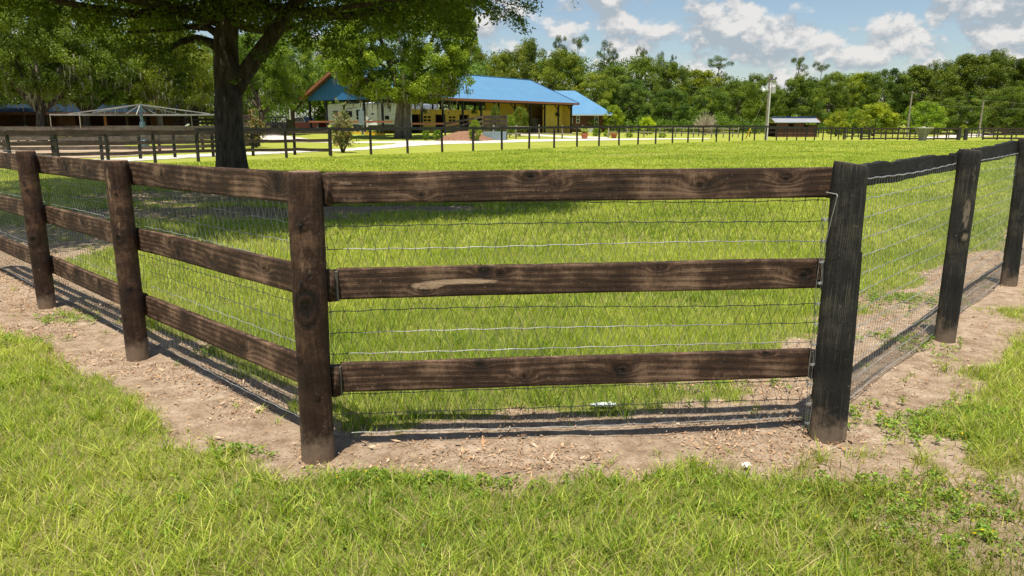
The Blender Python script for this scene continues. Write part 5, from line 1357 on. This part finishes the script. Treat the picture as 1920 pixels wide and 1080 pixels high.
def annex():
    Y = 128.0; t = thing('annex', 'low brown building with a blue hipped roof joined behind the right end of the barn', 'building', (0, 0, 0))
    x0, x1 = at(1035, Y), at(1139, Y); zE = zp(214.5, Y - .8)
    MB().box(x0, x1, Y, Y + 12, -.4, zE + .05).build('wall', 'brownwall', t)
    xr0, xr1, Yr, zR = at(1015, 134), at(1077, 134), Y + 6, zp(170, 134)
    xe = at(1151, Y - .8); xl = xr0 - 1; m_ = MB(); th = .14
    Pp = [(xl, Y - .9, zE), (xe, Y - .9, zE), (xe, Y + 12.9, zE), (xl, Y + 12.9, zE), (xl, Yr, zR), (xr1, Yr, zR)]
    m_.add(Pp + [(a, b, c - th) for a, b, c in Pp], [(0, 1, 5, 4), (1, 2, 5), (2, 3, 4, 5), (3, 0, 4), (7, 6, 10, 11), (8, 7, 11), (9, 8, 11, 10), (0, 6, 7, 1), (1, 7, 8, 2), (2, 8, 9, 3)]); m_.build('roof', 'roofblue', t)
    MB().box(xl, xe + .02, Y - .98, Y - .91, zE - .2, zE).build('gutter', 'palegrey', t)
    for a, b, ya, yb_ in ((1080, 1087, 216.5, 231), (1114, 1122, 217.5, 241)):
        f = MB().box(at(a, Y), at(b, Y), Y - .06, Y - .003, zp(yb_, Y), zp(ya, Y)).build('window', 'offwhite', t)
        m2 = MB(); xa, xb, za, zb = at(a, Y) + .09, at(b, Y) - .09, zp(yb_, Y) + .1, zp(ya, Y) - .1; zm = (za + zb) / 2
        m2.box(xa, xb, Y - .07, Y - .062, za, zm - .05).box(xa, xb, Y - .07, Y - .062, zm + .05, zb); m2.build('pane', 'glass', f)
    MB().box(at(1069, Y), at(1073.5, Y), Y - .3, Y - .003, zp(232, Y), zp(220, Y)).build('meter_box', 'palegrey', t)
    MB().box(at(1101, Y), at(1102, Y), Y - .03, Y - .002, -.3, zE - .1).build('trim', 'farbrown', t)
    m = thing('air_conditioner', 'pale box-shaped air conditioner standing at the foot of the brown annex', 'air conditioner', (at(1107, Y - 1.5), Y - 1.5, 0)); MB().box(-.45, .45, -.4, .4, -.1, .85).build('casing', 'palegrey', m); MB().lathe([(.05, 0), (.34, 0), (.34, .05), (.05, .06)], 14, (0, 0, .85)).build('fan_grille', 'steelblk', m)
annex()

def stable():
    Y = 75.0; x0, x1 = at(-120, Y), at(345, Y); t = thing('stable', 'low dark stable with brown walls and dark blue metal roof at far left', 'stable', (x0, Y, .2)); L = x1 - x0
    ze = zp(210.5, Y - 1.5) - .2; zr_ = zp(195, Y + 4) - .2
    m_ = MB(); m_.add([(0, -1.5, ze), (L, -1.5, ze), (L, 4, zr_), (0, 4, zr_), (0, 9.5, ze), (L, 9.5, ze), (0, -1.5, ze - .1), (L, -1.5, ze - .1), (L, 4, zr_ - .1), (0, 4, zr_ - .1), (0, 9.5, ze - .1), (L, 9.5, ze - .1)],
                      [(0, 1, 2, 3), (3, 2, 5, 4), (7, 6, 9, 8), (8, 9, 10, 11), (0, 6, 7, 1), (1, 7, 8, 2), (2, 8, 11, 5)]); m_.build('roof', 'darkroof', t)
    MB().box(0, L, -1.56, -1.505, ze - .24, ze + .01).build('fascia', 'stablewall', t)
    MB().box(0, L, 3.5, 3.7, -.3, ze + .3).build('back_wall', 'stablewall', t)
    for a, b in ((108, 142), (283, 296), (309, 336), (-60, -20)): MB().box(at(a, Y) - x0, at(b, Y) - x0, .0, .14, -.3, ze + .2).build('wall', 'stablewall', t)
    for px in (-100, -50, 3, 62, 104, 165, 210, 250, 284, 338): MB().box(at(px, Y) - x0 - .1, at(px, Y) - x0 + .1, -1.2, -1.0, -.3, ze - .05).build('post', 'fascia' if px in (3, 210) else 'farbrown', t)
    for a, b in ((144, 208), (212, 282)): MB().box(at(a, Y) - x0, at(b, Y) - x0, .05, .13, -.3, 1.0).build('stall_door', 'dark', t)
stable()

def walker():
    Y = 52.5; x = at(267, Y); t = thing('horse_walker', 'pale steel horse walker with long trussed arms around a blue-grey post', 'horse walker', (x, Y, .0)); zA = zp(215.5, Y); zP = zp(196, Y)
    MB().lathe([(.30, 0), (.30, .35), (.16, .5), (.17, 1.6), (.10, 1.7), (.10, zP)], 14).build('centre_post', 'walkerblue', t)
    for ang, L in ((R(2), 5.75), (R(180), 6.2), (R(80), 5.8), (R(260), 5.8)):
        c, s_ = math.cos(ang), math.sin(ang); a = MB()
        for off in (-.22, .22):
            p0 = Vector((-s_ * off, c * off, zA)); p1 = Vector((c * L - s_ * off * .2, s_ * L + c * off * .2, zA + .02)); a.bar(p0, p1, .09, .10)
        a.bar((0, 0, zP), (c * L * .8, s_ * L * .8, zA + .07), .07)
        for f in (.28, .40, .52): a.bar((c * L * f, s_ * L * f, zA), (c * L * f, s_ * L * f, zP + (zA - zP) * f / .8), .035)
        a.bar((0, 0, zP), (c * .16 * L - s_ * .3, s_ * .16 * L + c * .3, zA), .06)
        o = a.build('arm', 'walkergrey', t); MB().tube([(c * L, s_ * L, zA + .02), (c * L * 1.005, s_ * L * 1.005, .95)], .028, 6).build('lead_rod', 'farpale', o)
walker()

def bits():
    # tilted white panel
    Y = 61.0; x = at(346, Y); t = thing('tilted_panel', 'small white tilted panel on a thin post beside the horse walker', 'panel', (x, Y, 0)); z = zp(243, Y)
    MB().tube([(0, 0, 0), (0, 0, z)], .03, 6).build('post', 'palegrey', t); MB().bar((-.28, 0, z - .02), (.30, .1, z + .42), .5, .04, up=(-.5, 0, 1)).build('panel', 'white', t)
    # electrical box on post
    Y = 79.5; x = at(679, Y); z0 = float(gz(x, Y)); t = thing('electrical_box', 'grey-green electrical cabinet on a post in front of the white trailer', 'electrical box', (x, Y, z0))
    MB().box(-.09, .09, .0, .1, -.1, 2.6).build('post', 'greybox', t); MB().box(-.27, .27, -.28, -.002, 1.0, zp(208, Y) - z0).build('cabinet', 'greybox', t); MB().box(.12, .2, -.08, -.003, -.1, 1.0).build('conduit', 'palegrey', t)
    # yellow kerb timber
    pp = [(520, 246.5), (575, 247.5), (640, 249.8), (722, 253.2)]; pts = [G(*p) for p in pp]; t = thing('yellow_edging', 'yellow painted timber edging along the grass in front of the trailer', 'edging', (*pts[0], float(gz(*pts[0]))))
    for (a, b) in zip(pts, pts[1:]): 
        A = Vector((*a, float(gz(*a)) + .12)) - t.location; B = Vector((*b, float(gz(*b)) + .12)) - t.location; MB().bar(A, A + (B - A) * .985, .2, .24).build('timber', 'safety', t)
    # terracotta pots
    for px, py, s_, lab in ((1096, 260.5, 1.0, 'terracotta pot with a spiky yellow-green plant, left one on the footpath edge'), (1151, 259.3, .95, 'terracotta pot with a low pale plant, right of the spiky one'), (960, 250.5, .85, 'terracotta pot standing against the yellow wall beside the mulch mound')):
        gx, gy = G(px, py); t = thing('flower_pot', lab, 'flower pot', (gx, gy, float(gz(gx, gy))), 0, 'terracotta pots'); t.scale = (s_,) * 3
        MB().lathe([(.22, 0), (.24, .03), (.36, .44), (.42, .46), (.42, .56), (.36, .56), (.33, .50)], 18).build('pot', 'terracotta', t)
        rng = np.random.default_rng(int(px)); n = 150 if px != 1151 else 60; a = rng.uniform(0, 6.28, n); l_ = rng.uniform(.3, .75, n) * (1 if px != 1151 else .5); w = .035
        B0 = np.stack([.12 * np.cos(a), .12 * np.sin(a), np.full(n, .5)], -1); T_ = B0 + np.stack([np.cos(a) * l_ * .7, np.sin(a) * l_ * .7, l_ * rng.uniform(.5, 1.2, n)], -1); W_ = np.stack([-np.sin(a), np.cos(a), 0 * a], -1) * w
        me = quads_mesh('plant', np.stack([B0 - W_, B0 + W_, T_ + W_ * .2, T_ - W_ * .2], 1), np.array([.28, .34, .08]) * rng.uniform(.6, 1.3, (n, 1))); me.materials.append(M['leaf']); link('plant', me, None, t)
    # mulch mound, retaining wall, ramp
    gx, gy = G(872, 262.5); z0 = float(gz(gx, gy)); rng = np.random.default_rng(4)
    t = thing('mulch_mound', 'low heap of reddish-brown mulch beside the grey retaining wall', 'mulch mound', (gx, gy + 1.6, z0)); rr = np.linspace(0, 1, 14); an = np.linspace(0, 2 * np.pi, 48, endpoint=False)
    V = [(r * 2.9 * math.cos(a) * (1 + .08 * math.sin(3 * a)), r * 1.7 * math.sin(a), .78 * (1 - r * r) ** 1.3 + .05 * float(vnoise(r * 9 + 3, a * 5, 4)) - .03 * r) for r in rr for a in an]
    n = len(an); m_ = MB().add(V, [(i * n + k, i * n + (k + 1) % n, (i + 1) * n + (k + 1) % n, (i + 1) * n + k) for i in range(len(rr) - 1) for k in range(n)]); m_.v = [(x, y, z) for x, y, z in m_.v]; m_.build('mound', 'mulch', t, smooth=True)
    gx, gy = G(905, 260.5); gx2, _ = G(950, 260.5); z0 = float(gz(gx, gy)); t = thing('mounting_ramp', 'dark grey retaining wall with board rails, a ramp for mounting horses', 'ramp', (gx, gy, z0)); w = gx2 - gx
    MB().box(0, w, 0, 2.2, -.2, .72).build('retaining_wall', 'greybox', t);
    for x_ in (-.02, w * .5, w * .98): MB().box(x_, x_ + .12, 2.25, 2.37, -.1, 2.15).build('post', 'fargrey', t)
    for z_ in (1.15, 1.5, 1.85): MB().box(0, w, 2.19, 2.245, z_, z_ + .26).build('rail', 'farbrown', t)
    for dz in (0, -.38, -.76): MB().bar((-3.4, 2.3, 1.42 + dz), (-.1, 2.3, 2.0 + dz), .06, .17).build('sloped_rail', 'fargrey', t)
    MB().box(-3.5, -3.36, 2.2, 2.34, -.1, 1.55).build('post', 'fargrey', t)
    # shrubs near the barn
    for px, pyb, yt, hw, Yo, sd, tint, lab in ((890, 258, 224, 13, 0, 1, (1.3, 1.4, .7), 'leafy green shrub growing out of the mulch mound'), (975, 252, 200, 17, 6, 2, (1.0, 1.0, .8), 'tall loose shrub in front of the yellow wall, beside a barn post'), (955, 256, 214, 11, 3, 3, (1.2, 1.4, .7), 'light green shrub left of the tall loose shrub at the yellow wall'),
                                               (928, 250, 196, 12, 7, 1, (.9, .95, .8), 'slim shrub behind the board rails of the mounting ramp'), (797, 254, 240, 7, 3, 2, (.9, 1.2, .6), 'clipped green bush at the foot of the first yellow stall'), (818, 254, 240, 9, 3, 3, (.9, 1.2, .6), 'clipped green bush at the foot of the second yellow stall'),
                                               (1120, 252, 240, 10, 12, 2, (1.2, 1.4, .6), 'low green bush under the annex window'), (1140, 252, 243, 8, 8, 1, (1.5, 1.6, .6), 'low yellow-green bush beyond the terracotta pots'), (1182, 255, 247, 8, 3, 3, (1.5, 1.6, .6), 'small round bush behind the grey rail fence, first from the left'), (1245, 256, 249, 8, 3, 1, (1.5, 1.6, .6), 'small round bush behind the grey rail fence, second from the left'),
                                               (1812, 250, 234, 9, 0, 2, (1.6, 1.5, .8), 'pale leafy shrub by the thin metal gate at right')):
        gx, gy = G(px, 259.5); gy += Yo; gx = at(px, gy, pyb)
        tree(px, yt, hw, gy, 'bush', sd, tint, lab, 'shrub', group='shrubs by the barn and drive')
    # pale thin pole left of the barn
    Y = 112; x = at(545, Y); t = thing('white_pole', 'thin pale pole standing behind the board pen, left of the pickup', 'pole', (x, Y, .2)); MB().tube([(0, 0, -.2), (0, 0, zp(186, Y) - .2)], [.09, .07], 8).build('shaft', 'pole', t)
    # concrete hopper
    gx, gy = G(1729, 264.5); z0 = float(gz(gx, gy)); t = thing('concrete_hopper', 'stained concrete hopper shaped like an upside-down pyramid on a small slab', 'hopper', (gx, gy, z0), R(38)); k = gy / F
    MB().lathe([(6 * k * 1.2, .06), (7 * k, .30), (15.5 * k, 23 * k)], 4).build('body', 'hopper', t); MB().lathe([(18.5 * k, 23 * k + .01), (18.5 * k, 24.6 * k)], 4).build('lid', 'concrete', t); MB().lathe([(3 * k, 24.7 * k), (2.4 * k, 26.2 * k)], 8).build('knob', 'concrete', t); MB().lathe([(13 * k, -.05), (13 * k, .055)], 20).build('slab', 'concrete', t)
    # utility pole
    gx, gy = G(1436, 262); z0 = float(gz(gx, gy)); Hp = zp(140, gy) - z0; t = thing('utility_pole', 'tall grey utility pole with lamp, transformer and yellow-guarded guy wire', 'utility pole', (gx, gy, z0))
    MB().tube([(-.03, .1, -.1), (-.03, .1, Hp)], [.11, .08], 10).build('pole', 'polewood', t); MB().tube([(.10, -.05, -.1), (.10, -.05, Hp * .80)], .075, 10).build('conduit', 'pole', t)
    zz = Hp * .765; a_ = MB().tube([(0, 0, zz), (-.35, -.1, zz + .12), (-.62, -.15, zz + .05)], .03, 6).build('lamp_arm', 'palegrey', t); MB().lathe([(.06, .16), (.19, .05), (.17, -.1), (.05, -.18)], 12, (-.66, -.15, zz)).build('lamp', 'white', a_)
    MB().lathe([(.22, 0), (.25, .05), (.25, .75), (.18, .85)], 14, (.48, .05, zz - .35)).build('transformer', 'palegrey', t)
    m_ = MB().bar((-.1, 0, Hp * .93), (.7, 0, Hp * .93), .08)
    for x_ in (.2, .55, .7): m_.lathe([(.03, 0), (.06, .05), (.05, .18), (.02, .22)], 8, (x_, 0, Hp * .93 + .04))
    m_.build('cross_arm', 'farblack', t)
    gxx, gyy = G(1398, 260); e = Vector((gxx - gx, gyy - gy, 0)); s0 = Vector((-.05, 0, Hp * .75)); MB().tube([s0, e], .018, 5).build('guy_wire', 'palegrey', t); gdir = (s0 - e).normalized(); MB().tube([e + gdir * .05, e + gdir * 1.75], .075, 8).build('wire_guard', 'safety', t)
    # thin poles
    P2 = []
    for px, pyt, lab in ((1702.5, 171, 'thin weathered pole, left of the two standing before the dark wood'), (1837.5, 187, 'thin weathered pole, right of the two standing before the dark wood')):
        Y = 104; x = at(px, Y); t = thing('thin_pole', lab, 'pole', (x, Y, -.34), 0, 'thin poles at right'); Hq = zp(pyt, Y) + .34
        MB().tube([(0, 0, -.1), (.08, 0, Hq)], [.13, .09], 8).build('shaft', 'polewood', t); MB().bar((0, -.1, Hq - .15), (.5, -.1, Hq - .15), .06).build('bracket', 'polewood', t); P2.append((t, Vector((x + .4, Y, Hq - .45))))
    o1, w1 = P2[1]; end = Vector((75, 99, w1.z + .1)); m_ = MB()
    for dz in (0, -.75):
        for A, B in ((P2[0][1], w1), (w1, end)):
            m_.tube([A + (B - A) * s_ + Vector((0, 0, dz - .5 * math.sin(s_ * math.pi))) - o1.location for s_ in np.linspace(0, 1, 13)], .007, 4)
    m_.build('power_line', 'polewood', o1)
    # tin-roofed shelter
    Y = 104.0; x0, x1 = at(1455, Y), at(1533, Y); zb = -.34; t = thing('shelter', 'small brown livestock shelter with a pale tin roof and blue trim', 'shelter', (x0, Y, zb)); L = x1 - x0; he = zp(229.5, Y) - zb; hr = zp(221, Y + 1.9) - zb; yb = 4.0
    m_ = MB(); m_.add([(-.25, -.3, he), (L + .25, -.3, he), (L + .45, 2, hr), (-.05, 2, hr), (L + .65, yb + .3, he), (.1, yb + .3, he)], [(0, 1, 2, 3), (3, 2, 4, 5)]); o = m_.build('roof', 'tinroof', t); sm = o.modifiers.new('t', 'SOLIDIFY'); sm.thickness = .06
    MB().bar((-.05, 2, hr + .09), (L + .45, 2, hr + .09), .5, .12).build('ridge_cap', 'bluetrim', t)
    m_ = MB(); seg = [(0, .30 * L, 0, he - .1), (.30 * L, .42 * L, 0, 1.35), (.42 * L, .68 * L, 0, he - .1), (.68 * L, .76 * L, 0, 1.35), (.76 * L, L, 0, 1.55)]
    for a, b, c, d_ in seg: m_.box(a, b, 0, .1, c - .1, d_)
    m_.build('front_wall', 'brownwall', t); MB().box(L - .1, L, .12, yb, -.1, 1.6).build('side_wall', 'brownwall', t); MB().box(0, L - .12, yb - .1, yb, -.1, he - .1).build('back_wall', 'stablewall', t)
    for a in (0, .42 * L, .76 * L, L - .12): MB().box(a, a + .12, -.06, -.002, -.1, he - .04).build('post', 'farbrown', t)
    MB().bar((L + .27, -.3, he + .02), (L + .47, 2, hr + .02), .05, .16).bar((L + .67, yb + .3, he + .02), (L + .47, 2, hr + .02), .05, .16).build('rake_board', 'fascia', t)
    # picnic tables / mounting block by the stable
    Y = 66; x = at(58, Y); t = thing('picnic_table', 'pale weathered picnic table in front of the dark stable', 'table', (x, Y, .05))
    MB().box(-1.1, 1.1, -.4, .4, .72, .79).build('tabletop', 'fargrey', t)
    for y_ in (-.78, .78): MB().box(-1.1, 1.1, y_ - .14, y_ + .14, .42, .47).build('bench', 'fargrey', t)
    for x_ in (-.8, .8): MB().bar((x_, -.75, 0), (x_, -.2, .72), .09).bar((x_, .75, 0), (x_, .2, .72), .09).build('leg', 'fargrey', t)
bits()

# ------------------------------------------------------------------ camera, light, sky
cam = bpy.data.cameras.new('camera'); cam.sensor_width = 36; cam.lens = 36 * F / 1920; cam.clip_end = 3000; cam.clip_start = .05
co = bpy.data.objects.new('camera', cam); COL.objects.link(co); co.location = (0, 0, HC); co.rotation_euler = (math.pi / 2 - PITCH, 0, 0); SC.camera = co

sd = Vector((-.06, -.27, 1)).normalized()
sun = bpy.data.lights.new('sun', 'SUN'); sun.energy = 5.0; sun.angle = R(.53); sun.color = (1.0, .93, .80)
so = bpy.data.objects.new('sun', sun); COL.objects.link(so); so.rotation_euler = sd.to_track_quat('Z', 'Y').to_euler(); so.location = (0, 0, 40)

def world():
    w = bpy.data.worlds.new('World'); SC.world = w; w.use_nodes = True; nt = w.node_tree
    for n in list(nt.nodes): nt.nodes.remove(n)
    out = nt.nodes.new('ShaderNodeOutputWorld')
    sky = N(nt, 'ShaderNodeTexSky', sky_type='NISHITA', sun_disc=False, sun_elevation=math.asin(sd.z), sun_rotation=math.atan2(sd.x, sd.y) % (2 * math.pi))
    sky.dust_density = .7; sky.ozone_density = 1.6; sky.altitude = 30
    bg = N(nt, 'ShaderNodeBackground', i_Strength=.078)
    nt.links.new(sky.outputs[0], bg.inputs[0])
    tc = N(nt, 'ShaderNodeTexCoord'); nrm = N(nt, 'ShaderNodeVectorMath', operation='NORMALIZE'); nt.links.new(tc.outputs['Generated'], nrm.inputs[0]); D = nrm.outputs[0]
    def nz(scale, detail, off=(0, 0, 0), rough=.58):
        mp = N(nt, 'ShaderNodeMapping', i_Scale=(1, 1, 1.45), i_Location=off); nt.links.new(D, mp.inputs[0])
        n = N(nt, 'ShaderNodeTexNoise', i_Scale=scale, i_Detail=detail, i_Roughness=rough); nt.links.new(mp.outputs[0], n.inputs['Vector']); return n.outputs[0]
    fld = None
    clouds = [(940, 70, 85, .85), (1040, 20, 110, .85), (1150, 45, 105, 1), (1230, 85, 90, 1.05), (1310, 100, 85, 1.1), (1400, 20, 50, .9), (1385, 5, 45, .7), (1400, 85, 65, 1.2), (1455, 90, 60, 1.25), (1440, 120, 70, 1.1), (1545, 85, 34, 1.0), (1520, 62, 26, 1.0), (1600, 52, 15, .8), (1400, 130, 60, .9),
              (1580, 112, 24, .8), (1690, 60, 50, 1.05), (1660, 75, 30, .9), (1755, 25, 34, .95), (1720, 20, 22, .8), (1640, 105, 34, .8), (1830, 8, 34, .8), (1830, 70, 40, 1.0), (1890, 55, 55, 1.15), (1860, 100, 60, .95), (1770, 92, 36, .9), (960, 130, 60, .7), (1250, 140, 70, .9), (1350, 150, 60, .8), (1340, 20, 40, .6)]
    for px, py, r, wt in clouds:
        d = Vector(ray(px, py)).normalized(); k = N(nt, 'ShaderNodeVectorMath', operation='DISTANCE'); nt.links.new(D, k.inputs[0]); k.inputs[1].default_value = d
        g = mth(nt, 'MULTIPLY', k.outputs['Value'], F / r * .80); g = mth(nt, 'MULTIPLY', mth(nt, 'POWER', 2.718, mth(nt, 'MULTIPLY', mth(nt, 'MULTIPLY', g, g), -1.0)), wt)
        fld = g if fld is None else mth(nt, 'MAXIMUM', fld, g)
    # clouds all round the rest of the sky
    gen = N(nt, 'ShaderNodeMapRange', i_1=-.1, i_2=-.35, i_3=0.0, i_4=.35); sp = N(nt, 'ShaderNodeSeparateXYZ'); nt.links.new(D, sp.inputs[0]); nt.links.new(sp.outputs[1], gen.inputs[0])
    lft = N(nt, 'ShaderNodeMapRange', i_1=-.05, i_2=-.25, i_3=0.0, i_4=.5); nt.links.new(sp.outputs[0], lft.inputs[0])
    fld = mth(nt, 'MAXIMUM', fld, mth(nt, 'MAXIMUM', gen.outputs[0], lft.outputs[0]))
    n1 = nz(17, 9); n2 = nz(17, 9, (0.0, 0.0, .018)); n3 = nz(6, 5, (3, 1, 2))
    dens = mth(nt, 'ADD', mth(nt, 'MULTIPLY', fld, .62), mth(nt, 'MULTIPLY', mth(nt, 'SUBTRACT', n1, .5), 2.0))
    al = N(nt, 'ShaderNodeMapRange', interpolation_type='SMOOTHSTEP', i_1=.33, i_2=.58); nt.links.new(dens, al.inputs[0])
    lit = mth(nt, 'ADD', mth(nt, 'MULTIPLY', mth(nt, 'SUBTRACT', n1, n2), 5.0), mth(nt, 'MULTIPLY_ADD', n3, .5, mth(nt, 'MULTIPLY', dens, .28)), clamp=True)
    cr = ramp(nt, [(.12, (.30, .345, .385)), (.42, (.43, .44, .45)), (.78, (.60, .585, .565))]); nt.links.new(lit, cr.inputs[0])
    bg2 = N(nt, 'ShaderNodeBackground', i_Strength=.92); nt.links.new(cr.outputs[0], bg2.inputs[0])
    mx = N(nt, 'ShaderNodeMixShader'); nt.links.new(mth(nt, 'MULTIPLY', al.outputs[0], .93), mx.inputs[0]); nt.links.new(bg.outputs[0], mx.inputs[1]); nt.links.new(bg2.outputs[0], mx.inputs[2]); nt.links.new(mx.outputs[0], out.inputs[0])
world()
SC.view_settings.view_transform = 'Standard'; SC.view_settings.look = 'None'; SC.view_settings.exposure = 0.6; SC.view_settings.gamma = 1.0
SC.cycles.max_bounces = 6; SC.cycles.diffuse_bounces = 3; SC.cycles.glossy_bounces = 2; SC.cycles.transmission_bounces = 3; SC.cycles.transparent_max_bounces = 6
